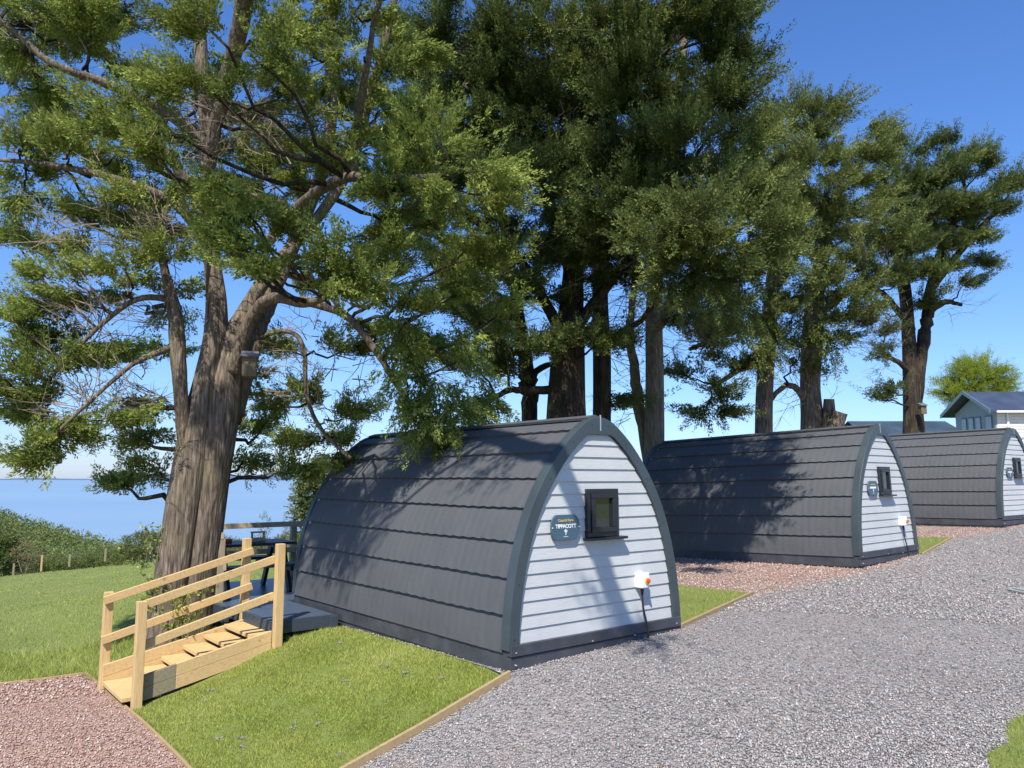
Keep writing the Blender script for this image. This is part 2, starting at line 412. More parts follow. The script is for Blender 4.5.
def pinkf(x, y):
    # pink stone lies between the pods behind the line of their gables
    l1 = [(1.0, 9.6), (3.3, 10.75), (5.4, 12.2), (7.4, 14.2), (9.4, 16.7), (11.75, 18.3), (14, 20.2)]
    yl = np.interp(x, [p[0] for p in l1], [p[1] for p in l1])
    return np.clip(.5 + (y - yl) * .9, 0, 1) * (x > .8)
sheet('gravel_drive', DRIVE, M['gravel'], .012, .16, pinkf=pinkf)
sheet('gravel_path', PATH, M['pinkgravel'], .010, .12)
for i, (nm, pl) in enumerate((('lawn_patch', LAWN_R1), ('lawn_patch', LAWN_R2), ('lawn_verge', LAWN_R3))):
    sheet(nm, pl, M['lawn'], .028 if i < 2 else .02, .1)

def visible(x, y, z, mg=12):
    zc = y * CP + z * SP; yc = -y * SP + z * CP
    u = 512 + F * x / zc; v_ = 384 - F * yc / zc
    return (zc > .2) & (u > -mg) & (u < 1024 + mg) & (v_ > -mg) & (v_ < 768 + mg)
# loose stones on the gravel
def stones(name, n, poly, label, stops, excl=(), rmax=24, smin=.006, smax=.014):
    r_ = np.random.default_rng(len(name))
    rad = 4.5 + (rmax - 4.5) * r_.random(n * 4) ** 1.7; an = r_.uniform(-.62, .62, n * 4)
    x, y = rad * np.sin(an), rad * np.cos(an)
    ok = inpoly(x, y, poly)
    for e_ in excl: ok &= ~inpoly(x, y, e_)
    z = ground(x, y); ok &= visible(x, y, z); x, y, z = x[ok][:n], y[ok][:n], z[ok][:n]; n = len(x)
    s = r_.uniform(smin, smax, n) * (1 + .5 * (np.hypot(x, y) > 10))
    oc = np.array([[1, 0, -.3], [0, 1, -.3], [-1, 0, -.3], [0, -1, -.3], [.2, .1, 1]], float)
    V = oc[None] * (s[:, None, None] * r_.uniform(.55, 1.25, (n, 5, 3))); V[:, :, 2] *= .7
    an = r_.uniform(0, 6.28, n); c_, s_ = np.cos(an)[:, None], np.sin(an)[:, None]
    Vx = V[:, :, 0] * c_ - V[:, :, 1] * s_; Vy = V[:, :, 0] * s_ + V[:, :, 1] * c_
    V = np.stack([Vx + x[:, None], Vy + y[:, None], V[:, :, 2] + (z + .014)[:, None] + s[:, None] * .35], -1)
    fs = np.array([[0, 1, 4], [1, 2, 4], [2, 3, 4], [3, 0, 4], [1, 0, 3], [1, 3, 2]])
    Fc = (fs[None] + 5 * np.arange(n)[:, None, None]).reshape(-1, 3)
    rn = r_.random(n); return rn, V, Fc, n, x, y
GREYS = [(0, (.12, .11, .105)), (.25, (.22, .205, .195)), (.5, (.31, .29, .275)), (.76, (.39, .37, .35)), (.86, (.36, .27, .235)), (.95, (.45, .40, .37)), (1, (.58, .56, .54))]
PINKS = [(0, (.19, .11, .085)), (.3, (.34, .205, .155)), (.6, (.44, .285, .225)), (.85, (.52, .40, .33)), (1, (.60, .53, .46))]
pods_ex = [ab([(0, 0), (0, 4.69), (-2.35, 4.69), (-2.35, 0)])]
for (o_, yw) in ((P2O, P2Y), (P3O, P3Y)):
    e_, r2 = Vector((math.cos(yw), math.sin(yw))), Vector((-math.sin(yw), math.cos(yw))); q = Vector(o_[:2])
    pods_ex.append([tuple(q), tuple(q + e_ * 2.35), tuple(q + e_ * 2.35 + r2 * 4.7), tuple(q + r2 * 4.7)])
rn, V, Fc, n, x, y = stones('gravel stones', 70000, DRIVE, '', None, pods_ex + [LAWN_R1, LAWN_R2, LAWN_R3])
pk = pinkf(x, y) + rng.normal(0, .22, n) > .5
rn = np.where(pk, 2 + rn, rn)
gm = NT('loose_stone'); at = gm.n('ShaderNodeAttribute', attribute_name='rnd')
ga = gm.ramp(at.outputs['Fac'], GREYS); gb = gm.ramp(gm.math('SUBTRACT', at.outputs['Fac'], 2), PINKS)
gm.base(gm.mix(gm.math('GREATER_THAN', at.outputs['Fac'], 1.5), ga, gb), .85, 0, .3)
o = trimesh('gravel_stones', V.reshape(-1, 3), np.repeat(rn, 6), gm.m, faces=Fc)
tag(o, 'loose grey and pink stone chippings lying on the gravel drive beside the pods', 'gravel', kind='stuff')
rn, V, Fc, n, x, y = stones('path stones', 26000, PATH, '', None, (), 14, .007, .015)
o = trimesh('path_stones', V.reshape(-1, 3), np.repeat(rn, 6), rndmat('pink_stone', PINKS), faces=Fc)
tag(o, 'loose pink stone chippings on the path below the wooden steps', 'gravel', kind='stuff')

# ------------------------------------------------------------------ grass blades
def blades(n, region, rmax, h0, h1, r0=5, width=.0035, seed=1, pw=1.3):
    r_ = np.random.default_rng(seed)
    rad = r0 + (rmax - r0) * r_.random(n * 5) ** pw; an = r_.uniform(-.66, .62, n * 5)
    x, y = rad * np.sin(an), rad * np.cos(an); z = ground(x, y)
    ok = region(x, y) & visible(x, y, z, 20); x, y, z = x[ok][:n], y[ok][:n], z[ok][:n]; n = len(x)
    cl = np.sin(x * 5.1 + 2 * np.sin(y * 3.3)) * np.sin(y * 4.7 + 1.7 * np.sin(x * 2.9))
    h = r_.uniform(h0, h1, n) * (1 + .3 * cl); a = r_.uniform(0, 6.28, n); wd = width * (1 + .08 * np.hypot(x, y)) * r_.uniform(.6, 1.3, n)
    lean = r_.normal(0, .45, (n, 2)) * h[:, None]
    dx, dy = np.cos(a) * wd, np.sin(a) * wd
    V = np.stack([np.stack([x - dx, y - dy, z - .005], -1), np.stack([x + dx, y + dy, z - .005], -1),
                  np.stack([x + lean[:, 0], y + lean[:, 1], z + h], -1)], 1)
    return V.reshape(-1, 3), np.clip(.5 + .12 * cl + .13 * np.sin(x * 1.7 + 1.2 * np.sin(y * 1.9)) * np.sin(y * 2.3 + x) + r_.normal(0, .2, n), 0, 1)
MOUND = ab([(.13, -.10), (.03, .6), (.03, 3.3), (.15, 4.2), (.95, 5.2), (.95, 7.2), (-2.5, 7.2), (-2.5, 12), (12, 12), (12, 6.9), (7.5, 6.6), (3.35, 5.66), (2.4, 5.34), (2.38, -.10)])
STEPR = ab([(2.5, 3.25), (.7, 3.25), (.7, 4.3), (2.5, 4.3)])
near_reg = lambda x, y: inpoly(x, y, MOUND) & ~inpoly(x, y, STEPR)
V1, r1 = blades(190000, near_reg, 13, .012, .034, seed=2)
rough = ab([(2.5, 5.4), (3.35, 5.68), (7.5, 6.66), (12, 7.8), (12, 11), (6, 9.2), (3.6, 8.2), (1.4, 6.4), (1.2, 5.5), (2.4, 4.4)])
V2, r2_ = blades(60000, lambda x, y: inpoly(x, y, rough), 20, .035, .10, seed=3, r0=8)
V6, r6 = blades(90000, lambda x, y: (x < -3.2) & ~inpoly(x, y, PATH) & ~inpoly(x, y, STEPR) & ~inpoly(x, y, ab([(-2.5, 4.6), (1, 4.6), (1, 7.2), (-2.5, 7.2)])), 44, .02, .045, seed=8, r0=11, width=.003, pw=1.5)
V3, r3 = blades(26000, lambda x, y: inpoly(x, y, LAWN_R1), 14, .04, .075, seed=4, r0=7)
V4, r4 = blades(12000, lambda x, y: inpoly(x, y, LAWN_R2), 22, .045, .085, seed=5, r0=13)
V5, r5 = blades(26000, lambda x, y: inpoly(x, y, LAWN_R3), 9, .03, .07, seed=6, r0=5)
gs = [(0, (.06, .10, .015)), (.35, (.125, .185, .028)), (.65, (.2, .255, .048)), (.9, (.3, .31, .09)), (1, (.42, .38, .18))]
M['blade'] = leafmat('grass_blade', (.14, .19, .033), (.37, .43, .095), (.60, .60, .22), .5, clump=.9)
o = trimesh('grass', np.concatenate([V1, V2, V3, V4, V5, V6]), np.concatenate([r1, r2_, r3, r4, r5, r6]), M['blade'])
tag(o, 'short green grass blades on the lawn, the bank and the patches between the pods', 'grass', kind='stuff')
# worm casts and clods on the bank
mb = MB(); rr = np.random.default_rng(12)
for i in range(15):
    a_, b_ = rr.uniform(.3, 2.2), rr.uniform(.1, 3.1); p = A(a_, b_, 0); z = G(p.x, p.y)
    for k in range(5):
        q = Vector((p.x + rr.normal(0, .02), p.y + rr.normal(0, .02), z + .012)); s_ = rr.uniform(.008, .017)
        mb.tube([q, q + Vector((rr.normal(0, .4), rr.normal(0, .4), .6)) * s_ * 1.5], [s_, s_ * .4], 5)
tag(mb.build('soil_clods', plain('grey_soil', (.2, .18, .15), .95)), 'small grey soil crumbs scattered over the grass bank by the nearest pod', 'soil', kind='stuff')

# timber edgings
def edging(label, p0, p1, h=.09, w_=.035, off=.02):
    p0, p1 = Vector(p0), Vector(p1); k = max(2, int((p1 - p0).length / .4)); mb = MB()
    d = (p1 - p0).normalized(); sd = Vector((-d.y, d.x)) * w_ / 2
    vs = []
    for i in range(k + 1):
        p = p0.lerp(p1, i / k); z = G(p.x, p.y)
        vs += [(p.x - sd.x, p.y - sd.y, z - .05), (p.x + sd.x, p.y + sd.y, z - .05), (p.x + sd.x, p.y + sd.y, z + h), (p.x - sd.x, p.y - sd.y, z + h)]
    fs = [(4 * i + j, 4 * i + (j + 1) % 4, 4 * i + 4 + (j + 1) % 4, 4 * i + 4 + j) for i in range(k) for j in range(4)] + [(3, 2, 1, 0), (4 * k, 4 * k + 1, 4 * k + 2, 4 * k + 3)]
    mb.add(vs, fs); o = mb.build('timber_edging', M['edge'], org=(p0.x, p0.y, G(p0.x, p0.y)), bevel=.003); o.location = (p0.x, p0.y, G(p0.x, p0.y))
    return tag(o, label, 'edging board')
M['edge'] = timber('edging_timber', (.38, .27, .14), (.24, .17, .09), -YAW, ax=0)
edging('long timber edging board between the grass bank and the grey gravel', A(.10, -.115, 0)[:2], A(2.42, -.115, 0)[:2], .075)
edging('timber edging board of the grass patch right of the nearest pod', (1.86, 8.76), (3.30, 10.78), .06)
edging('timber edging board of the sunny grass patch between the farther pods', (7.47, 14.25), (9.5, 16.87), .05)
edging('thin timber edging board of the pink gravel path at the foot of the steps', A(2.43, 1.0, 0)[:2], A(2.43, 5.33, 0)[:2], .035, .025)
edging('thin timber edging board along the far end of the pink gravel path', A(2.45, 5.335, 0)[:2], A(3.4, 5.64, 0)[:2], .03, .025)

r_ = np.random.default_rng(77); VL, RL = [], []
while len(RL) < 260:
    x, y = r_.uniform(-1, 8), r_.uniform(5, 16)
    if not inpoly(np.array([x]), np.array([y]), DRIVE)[0] or any(inpoly(np.array([x]), np.array([y]), p_)[0] for p_ in pods_ex): continue
    if r_.random() > (.9 if y > 9 and x < 4 else .45): continue
    z = G(x, y) + .03; s_ = r_.uniform(.012, .03); a_ = r_.uniform(0, 6.28); u_ = np.array([math.cos(a_), math.sin(a_), r_.normal(0, .3)]) * s_; w_ = np.array([-math.sin(a_), math.cos(a_), r_.normal(0, .3)]) * s_ * .35
    p = np.array([x, y, z]); VL += [p - w_, p + w_, p + u_]; RL.append(r_.random())
o = trimesh('leaf_litter', np.array(VL), RL, rndmat('dead_leaf', [(0, (.10, .05, .025)), (.5, (.25, .13, .06)), (1, (.42, .33, .14))]))
tag(o, 'scattered dead brown leaves and twigs lying on the gravel drive', 'leaf litter', kind='stuff')
# pale inspection cover in the drive, right edge of the picture
p = Vector((6.85, 10.2, 0)); p.z = G(p.x, p.y)
root = thing('inspection_cover', 'pale grey green inspection cover lying in the gravel drive at the right edge', 'drain cover', p)
mb = MB(); mb.prism([(-.3, -.25, .012), (.3, -.25, .012), (.3, .25, .012), (-.3, .25, .012)], (0, 0, .03)); mb.build('frame', M['concrete'] if 'concrete' in M else plain('concrete_frame', (.27, .28, .25), .85), root, bevel=.01)
mb = MB(); mb.box(-.25, .25, -.2, .2, .045, .055); mb.build('lid', plain('weathered_lid', (.25, .28, .25), .7), root, bevel=.004)

# ------------------------------------------------------------------ camping pods
PC = 1.172
PROF = [(1.205, .16), (1.20, .35), (1.18, .55), (1.145, .78), (1.065, 1.11), (.925, 1.47), (.715, 1.81), (.465, 2.095), (.215, 2.292), (.08, 2.35), (0, 2.362)]
def catmull(P, m=8):
    out = []; n = len(P)
    for i in range(n - 1):
        p0, p1, p2, p3 = [np.array(P[max(0, min(n - 1, j))], float) for j in (i - 1, i, i + 1, i + 2)]
        for k in range(m):
            t_ = k / m; out.append(.5 * ((2 * p1) + (-p0 + p2) * t_ + (2 * p0 - 5 * p1 + 4 * p2 - p3) * t_ ** 2 + (-p0 + 3 * p1 - 3 * p2 + p3) * t_ ** 3))
    out.append(np.array(P[-1], float)); return np.array(out)
PR = catmull(PROF); PL = np.concatenate([[0], np.cumsum(np.hypot(*np.diff(PR, axis=0).T))]); PT = PL[-1]
def prof(s):
    """point and outward normal of the right half of the arch at arc length s, x measured from the middle"""
    x, z = np.interp(s, PL, PR[:, 0]), np.interp(s, PL, PR[:, 1])
    x2, z2 = np.interp(min(s + .01, PT), PL, PR[:, 0]), np.interp(min(s + .01, PT), PL, PR[:, 1])
    x1, z1 = np.interp(max(s - .01, 0), PL, PR[:, 0]), np.interp(max(s - .01, 0), PL, PR[:, 1])
    d = np.array([x2 - x1, z2 - z1]); d /= np.linalg.norm(d); return np.array([x, z]), np.array([d[1], -d[0]])
def halfw(z, inset=0):
    """half width of the arch at height z, moved inwards by inset"""
    best = 0
    xs_, zs_ = OFF[inset]
    return float(np.interp(z, zs_, xs_, right=0))
OFF = {}
for ins in (.13, .05):
    q = np.array([(lambda p, n: (p - n * ins))(*prof(s)) for s in np.linspace(0, PT, 90)]); q = q[q[:, 0] >= 0]
    OFF[ins] = (np.append(q[:, 0], 0), np.append(q[:, 1], q[-1, 1] + .004))
def P3(side, p, y): return (PC + side * p[0], y, p[1])
def make_pod(L, words):
    root = thing('camping_pod', 'x', 'pod')
    # tile sheets: nine overlapping courses on each side
    nc = 8; s_edges = np.linspace(.0, PT - .0, nc + 1)
    for side in (-1, 1):
        mb = MB(); ny = 150 if side < 0 else 50
        ys = np.linspace(.06, L - .03, ny)
        for i in range(nc):
            sa, sb = s_edges[i], s_edges[i + 1] + (.02 if i < nc - 1 else 0)
            rows = []
            for k in range(7):
                f_ = k / 6; s_ = sa + (sb - sa) * f_
                off = .030 * (1 - f_) + .002 - .018
                row = []
                for j, y in enumerate(ys):
                    wv_ = .004 * math.sin(y * 2 * math.pi / .17) + .003 * math.sin(y * 3.1 + i * 2)
                    ss = s_ + (wv_ if (k == 0 and i > 0) else 0)
                    p, n_ = prof(max(0, ss)); row.append(P3(side, p + n_ * (off + (wv_ * .35 if k < 2 else 0)), y))
                rows.append(row)
            # underside lip
            lip = []
            for j, y in enumerate(ys):
                p, n_ = prof(max(0, sa + .002)); lip.append(P3(side, p - n_ * .03, y))
            rows = [lip] + rows
            vs = [p for r_ in rows for p in r_]; nr = len(rows)
            fs = [(r_ * ny + j, r_ * ny + j + 1, (r_ + 1) * ny + j + 1, (r_ + 1) * ny + j) for r_ in range(nr - 1) for j in range(ny - 1)]
            if side > 0: fs = [f_[::-1] for f_ in fs]
            mb.add(vs, fs)
        mb.build('tile_cladding', M['tile'], root)
    # ridge capping
    mb = MB(); mb.prism([(PC - .11, .03, 2.375), (PC, .03, 2.408), (PC + .11, .03, 2.375), (PC + .1, .03, 2.35), (PC, .03, 2.372), (PC - .1, .03, 2.35)], (0, L - .03, 0)); mb.build('ridge_cap', M['tile'], root)
    # inner shell closing the rear
    S = np.linspace(0, PT, 26); ring = [prof(s)[0] - prof(s)[1] * .012 for s in S]
    poly = [P3(-1, p, 0) for p in ring] + [P3(1, p, 0) for p in ring[::-1][1:]]
    mb = MB(); mb.prism([(p[0], L - .12, p[2]) for p in poly], (0, .06, 0)); mb.build('rear_wall', M['board'], root)
    # arch trims: two curved halves on each end
    def arch(y0, y1, nm):
        for side in (-1, 1):
            mb = MB(); vs = []
            for s_ in np.linspace(0, PT, 40):
                p, n_ = prof(s_)
                if s_ > PT - 1e-6: n_ = np.array([0, 1.])
                o_, i_ = p + n_ * .016, p - n_ * .104
                i_[1] = min(i_[1], 2.195)
                if i_[0] < .002: i_ = np.array([.002, i_[1]])
                o_[0] = max(o_[0], .002)
                lo = .01 if s_ == 0 else 0
                vs += [P3(side, o_ + (0, .03 * (s_ == 0)), y0), P3(side, i_ + (0, .03 * (s_ == 0)), y0), P3(side, i_ + (0, .03 * (s_ == 0)), y0 + .06), P3(side, p - n_ * .002 + (0, .03 * (s_ == 0)), y0 + .06), P3(side, p + n_ * .015 + (0, .03 * (s_ == 0)), y1)]
                vs[-1] = P3(side, p + n_ * .0155 + (0, .03 * (s_ == 0)), y1)
            m5 = 5; fs = [(m5 * i + j, m5 * i + (j + 1) % m5, m5 * i + m5 + (j + 1) % m5, m5 * i + m5 + j) for i in range(39) for j in range(m5)]
            fs += [tuple(range(5)), tuple(range(39 * 5 + 4, 39 * 5 - 1, -1))]
            if side > 0: fs = [f_[::-1] for f_ in fs]
            mb.add(vs, fs); tr = mb.build('arch_trim', M['trim'], root, bevel=.003)
            if nm == 'f':
                sc_ = MB()
                for s_ in (.12, .62, 1.15, 1.7, 2.2, PT - .14):
                    p, n_ = prof(s_); q = P3(side, p - n_ * .045, 0)
                    sc_ = MB(); sc_.tube([(q[0], y0 - .002, q[2]), (q[0], y0 + .01, q[2])], .007, 8)
                    sc_.build('screw_head', M['upvc'], tr)
    arch(-.045, .075, 'f'); arch(L - .06, L + .03, 'r')
    mb = MB(); mb.box(PC - .006, PC + .006, -.049, -.04, 2.235, 2.40); mb.build('apex_joint', M['screw'], root)
    # lap boards of the gable
    mb = MB(); z = .235; bh = .1235; iy = 0; 
    while z < 2.235:
        z1 = min(z + bh + .012, 2.245); zs_ = np.linspace(z, z1, 4)
        wL = [halfw(q, .13) + .03 for q in zs_]
        for k in range(3):
            ya = -.004 - .014 * (1 - k / 3); yb = -.004 - .014 * (1 - (k + 1) / 3)
            mb.add([(PC - wL[k], ya, zs_[k]), (PC + wL[k], ya, zs_[k]), (PC + wL[k + 1], yb, zs_[k + 1]), (PC - wL[k + 1], yb, zs_[k + 1])], [(0, 1, 2, 3)])
        mb.add([(PC - wL[0], 0, z), (PC + wL[0], 0, z), (PC + wL[0], -.018, z), (PC - wL[0], -.018, z)], [(0, 1, 2, 3)])
        z += bh
    mb.prism([(p[0], 0.004, p[2]) for p in poly], (0, .05, 0))
    mb.build('gable_wall', M['board'], root)
    # plinth: two overlapping dark boards at the front, one low board along each side
    mb = MB(); mb.box(-.035, 2 * PC + .035, -.062, .0, .135, .235); mb.box(-.03, 2 * PC + .03, -.048, .0, .02, .128); mb.box(0, 2 * PC, -.03, 0, -.05, .14)
    mb.build('plinth', M['plinth'], root, bevel=.004)
    mb = MB(); mb.box(-.031, 0, 0.001, L, -.0, .19); mb.box(-.016, 0, 0.0012, L, -.16, .0); mb.box(2 * PC, 2 * PC + .031, 0.001, L, 0, .19); mb.box(2 * PC, 2 * PC + .016, 0.0012, L, -.16, 0)
    mb.build('side_skirt', M['plinth'], root, bevel=.003)
    for x_, z_ in ((.02, .17), (.02, .06), (1.0, .15), (1.62, .13), (2.3, .17), (2.3, .05)):
        mb = MB(); mb.tube([(x_, -.068, z_), (x_, -.045, z_)], .008, 8); mb.build('screw_head', M['screw'], root)
    # window
    wx0, wx1, wz0, wz1 = .962, 1.415, 1.155, 1.64
    mb = MB()
    for (a0, a1, c0, c1, y_) in ((wx0, wx1, wz0, wz0 + .05, -.055), (wx0, wx1, wz1 - .05, wz1, -.055), (wx0, wx0 + .05, wz0 + .05, wz1 - .05, -.055), (wx1 - .05, wx1, wz0 + .05, wz1 - .05, -.055)):
        mb.box(a0, a1, y_, .0, c0, c1)
    win = mb.build('window', M['upvc'], root, bevel=.005)
    mb = MB(); i0_, i1_, j0, j1 = wx0 + .05, wx1 - .05, wz0 + .046, wz1 - .046; tt = .05
    for (a0, a1, c0, c1) in ((i0_, i1_, j0, j0 + tt), (i0_, i1_, j1 - tt, j1), (i0_, i0_ + tt, j0 + tt, j1 - tt), (i1_ - tt, i1_, j0 + tt, j1 - tt)):
        mb.box(a0, a1, -.072, -.01, c0, c1)
    mb.build('sash', M['upvc'], win, bevel=.006)
    mb = MB(); mb.box(i0_ + tt - .005, i1_ - tt + .005, -.04, -.036, j0 + tt - .005, j1 - tt + .005); mb.build('pane', M['glass'], win)
    mb = MB(); mb.box(wx0 - .03, wx1 + .09, -.10, .0, wz0 - .03, wz0 - .003); mb.build('sill', M['upvc'], root, bevel=.004)
    # name plate
    cx, cz, hw, hh = .66, 1.27, .19, .122; pts = []
    for k in range(40):
        t_ = 2 * math.pi * k / 40; c_, s_ = math.cos(t_), math.sin(t_)
        pts.append((cx + hw * math.copysign(abs(c_) ** .78, c_), -.052, cz + hh * max(-1, min(1, 1.18 * math.copysign(abs(s_) ** .8, s_)))))
    mb = MB(); mb.prism(pts, (0, .02, 0)); mb.prism([(p[0] * .8 + cx * .2, -.032, p[2] * .8 + cz * .2) for p in pts], (0, .03, 0))
    for q in (-1, 1): mb.tube([(cx + q * (hw - .012), -.056, cz), (cx + q * (hw - .012), -.05, cz)], .006, 8)
    plate = mb.build('name_plate', M['plate'], root, bevel=.002)
    for q in (-1, 1): mb = MB(); mb.tube([(cx + q * (hw - .012), -.059, cz), (cx + q * (hw - .012), -.05, cz)], .006, 8); mb.build('screw_head', M['white'], plate)
    mb = MB()
    # small tree emblem
    for (dx, dz, r_) in ((0, -.042, .012), (-.009, -.034, .010), (.009, -.035, .010), (0, -.028, .009)):
        mb.tube([(cx + dx, -.0555, cz + dz), (cx + dx, -.052, cz + dz)], r_, 12)
    mb.box(cx - .003, cx + .003, -.055, -.052, cz - .075, cz - .045); mb.box(cx - .03, cx + .03, -.0545, -.052, cz - .092, cz - .088)
    mb.build('emblem', M['white'], plate)
    if words:
        for (tx, size, z_, mt, nm) in ((words[0], .036, cz + .056, M['gold'], 'gold_lettering'), (words[1], .052, cz - .006, M['white'], 'white_lettering')):
            cu = bpy.data.curves.new('txt', 'FONT'); cu.body = tx; cu.size = size; cu.align_x = 'CENTER'; cu.extrude = .0015; cu.offset = .0012
            tmp = bpy.data.objects.new('txt', cu); COL.objects.link(tmp); bpy.context.view_layer.update()
            me = bpy.data.meshes.new_from_object(tmp.evaluated_get(bpy.context.evaluated_depsgraph_get())); bpy.data.objects.remove(tmp)
            me.transform(Matrix.Translation((cx, -.0535, z_)) @ Matrix.Rotation(R(90), 4, 'X')); me.materials.clear(); me.materials.append(mt)
            lo = bpy.data.objects.new(nm, me); COL.objects.link(lo); lo.parent = plate
    else:
        mb = MB(); x_ = cx - .12
        for wd_ in (.02, .026, .018, .03, .02, .026, .02, .024): mb.box(x_, x_ + wd_, -.0555, -.052, cz - .006, cz + .026); x_ += wd_ + .006
        mb.build('white_lettering', M['white'], plate)
        mb = MB(); mb.box(cx - .085, cx + .085, -.0545, -.052, cz + .055, cz + .072); mb.build('gold_lettering', M['gold'], plate)
    # switch box and cable
    mb = MB(); mb.box(1.69, 1.81, -.115, -.0, .60, .755); sb = mb.build('switch_box', M['white'], root, bevel=.008)
    mb = MB(); mb.tube([(1.765, -.115, .675), (1.765, -.128, .675)], .034, 20); mb.build('collar', M['yellow'], sb)
    mb = MB(); mb.tube([(1.765, -.128, .675), (1.765, -.15, .675)], [.024, .02], 16); mb.box(1.758, 1.772, -.16, -.14, .655, .695); mb.build('switch_knob', M['red'], sb, bevel=.002)
    mb = MB(); cps = [(1.75, -.06, .60), (1.753, -.058, .5), (1.765, -.06, .38), (1.785, -.075, .26), (1.80, -.09, .15), (1.80, -.082, .06), (1.79, -.08, -.01)]
    mb.tube([tuple(p) for p in catmull(cps, 5)], .011, 8); mb.tube([(1.75, -.06, .60), (1.752, -.058, .53)], [.02, .014], 10); mb.build('cable', M['cable'], root, smooth=True)
    return root
pod1 = make_pod(4.69, ('Coast & Farm', 'TIPPACOTT')); pod1.location = (O1.x, O1.y, -1.75); pod1.rotation_euler = (0, 0, YAW)
tag(pod1, 'nearest arched grey camping pod with a TIPPACOTT sign on its pale boarded gable', 'pod', 'camping pods in a row')
pod2 = make_pod(4.69, None); pod2.location = P2O; pod2.rotation_euler = (R(-1.8) , 0, P2Y)
pod2.rotation_mode = 'XYZ'
tag(pod2, 'middle arched grey camping pod with its roof half in tree shade', 'pod', 'camping pods in a row')
pod3 = copy_tree(pod2); pod3.location = P3O; pod3.rotation_euler = (R(-1), 0, P3Y)
tag(pod3, 'farthest arched grey camping pod in full sun in front of the cream holiday caravan', 'pod')

# small white vent cap at the corner of the farthest pod
# ------------------------------------------------------------------ deck, steps, rails, table
ZD = -1.67
root = thing('pod_deck', 'blue grey painted timber deck with a landing behind the nearest pod', 'deck', A(-.7, 6, ZD - .2)); og = root.location
def abbox(mb, a0, a1, b0, b1, z0, z1):
    mb.hexa([A(a, b, z) for z in (z0, z1) for a, b in ((a0, b0), (a0, b1), (a1, b1), (a1, b0))])
mb = MB(); a_ = -2.35; b_ = 4.76
while b_ < 7.05: abbox(mb, -2.35, .95, b_, b_ + .118, ZD - .028, ZD); b_ += .125
mb.build('deck_boards', M['deck'], root, og, bevel=.003)
mb = MB(); b_ = 3.37
while b_ < 4.7: abbox(mb, .10, .86, b_, b_ + .118, ZD - .028, ZD); b_ += .125
mb.build('landing_boards', M['deck'], root, og, bevel=.003)
mb = MB(); abbox(mb, .085, .89, 3.325, 3.362, ZD - .15, ZD - .002); abbox(mb, .865, .90, 3.363, 4.74, ZD - .15, ZD - .002)
abbox(mb, .955, .985, 4.76, 7.1, ZD - .2, ZD - .002); abbox(mb, .90, .954, 4.725, 4.757, ZD - .2, ZD - .002); abbox(mb, -2.35, .95, 7.07, 7.1, ZD - .2, ZD - .03)
mb.build('fascia', M['decktrim'], root, og, bevel=.003)
for a_, b_ in ((.12, 3.30), (.80, 3.42), (.9, 4.85), (.9, 6.95), (-.7, 6.95), (-2.2, 6.95)):
    mb = MB(); p = A(a_, b_, ZD - .62); mb.post(p, .59 if b_ > 3.35 else .605, .08); mb.build('leg', M['decktrim'], root, og)

root = thing('wooden_steps', 'new pale softwood steps with handrails on both sides beside the big tree trunk', 'steps', A(1.55, 3.78, -2.35)); og = root.location
def zt(a): return -2.07 + (2.35 - a) * .2075
mb = MB(); tre = [(2.47, 2.08, -2.265)] + [(2.10 - .24 * i, 2.10 - .24 * (i + 1) - .035, -2.265 + .094 * (i + 1)) for i in range(5)]
for a0, a1, z_ in tre:
    mb = MB(); abbox(mb, a1, a0, 3.335, 4.215, z_ - .045, z_); mb.build('tread', M['pine_y'], root, og, bevel=.004)
for k, b_ in enumerate((3.29, 4.22)):
    for j, (t0, t1) in enumerate(((0.0, .128), (.131, .262))):
        for (a0, a1, mt) in (((2.31, 1.955, 'pine_grey' if k == 0 else 'pine'), (1.952, .905, 'pine')) if k == 0 else ((2.47, .80, 'pine'),)):
            mb = MB(); mb.prism([A(a0, b_, zt(a0) - t1), A(a1, b_, zt(a1) - t1), A(a1, b_, zt(a1) - t0), A(a0, b_, zt(a0) - t0)], EY * .042); mb.build('stringer', M[mt], root, og, bevel=.003)
for a_, b_, z0, z1 in ((2.35, 3.235, -2.50, -1.285), (.86, 3.235, -2.08, -.77), (2.44, 4.31, -2.52, -1.30), (.86, 4.31, -2.05, -.77)):
    mb = MB(); mb.post(A(a_, b_, z0), z1 - z0, .092); mb.build('post', M['pine_z'], root, og, bevel=.004)
for (b_, dz, mt) in ((3.305, 0, 'pine'), (4.24, 0, 'pine'), (3.305, -.42, 'pine'), (4.24, -.44, 'pine')):
    aa, bb_ = (2.31, .89) if b_ < 4 else (2.50, .80)
    zA, zB = -1.345 + (2.35 - aa) * .27 + dz, -1.345 + (2.35 - bb_) * .27 + dz
    mb = MB(); mb.beam(A(aa, b_, zA), A(bb_, b_, zB), .04, .088); mb.build('handrail', M[mt], root, og, bevel=.004)
mb = MB(); mb.post(A(.62, 3.9, ZD), .01, .01)

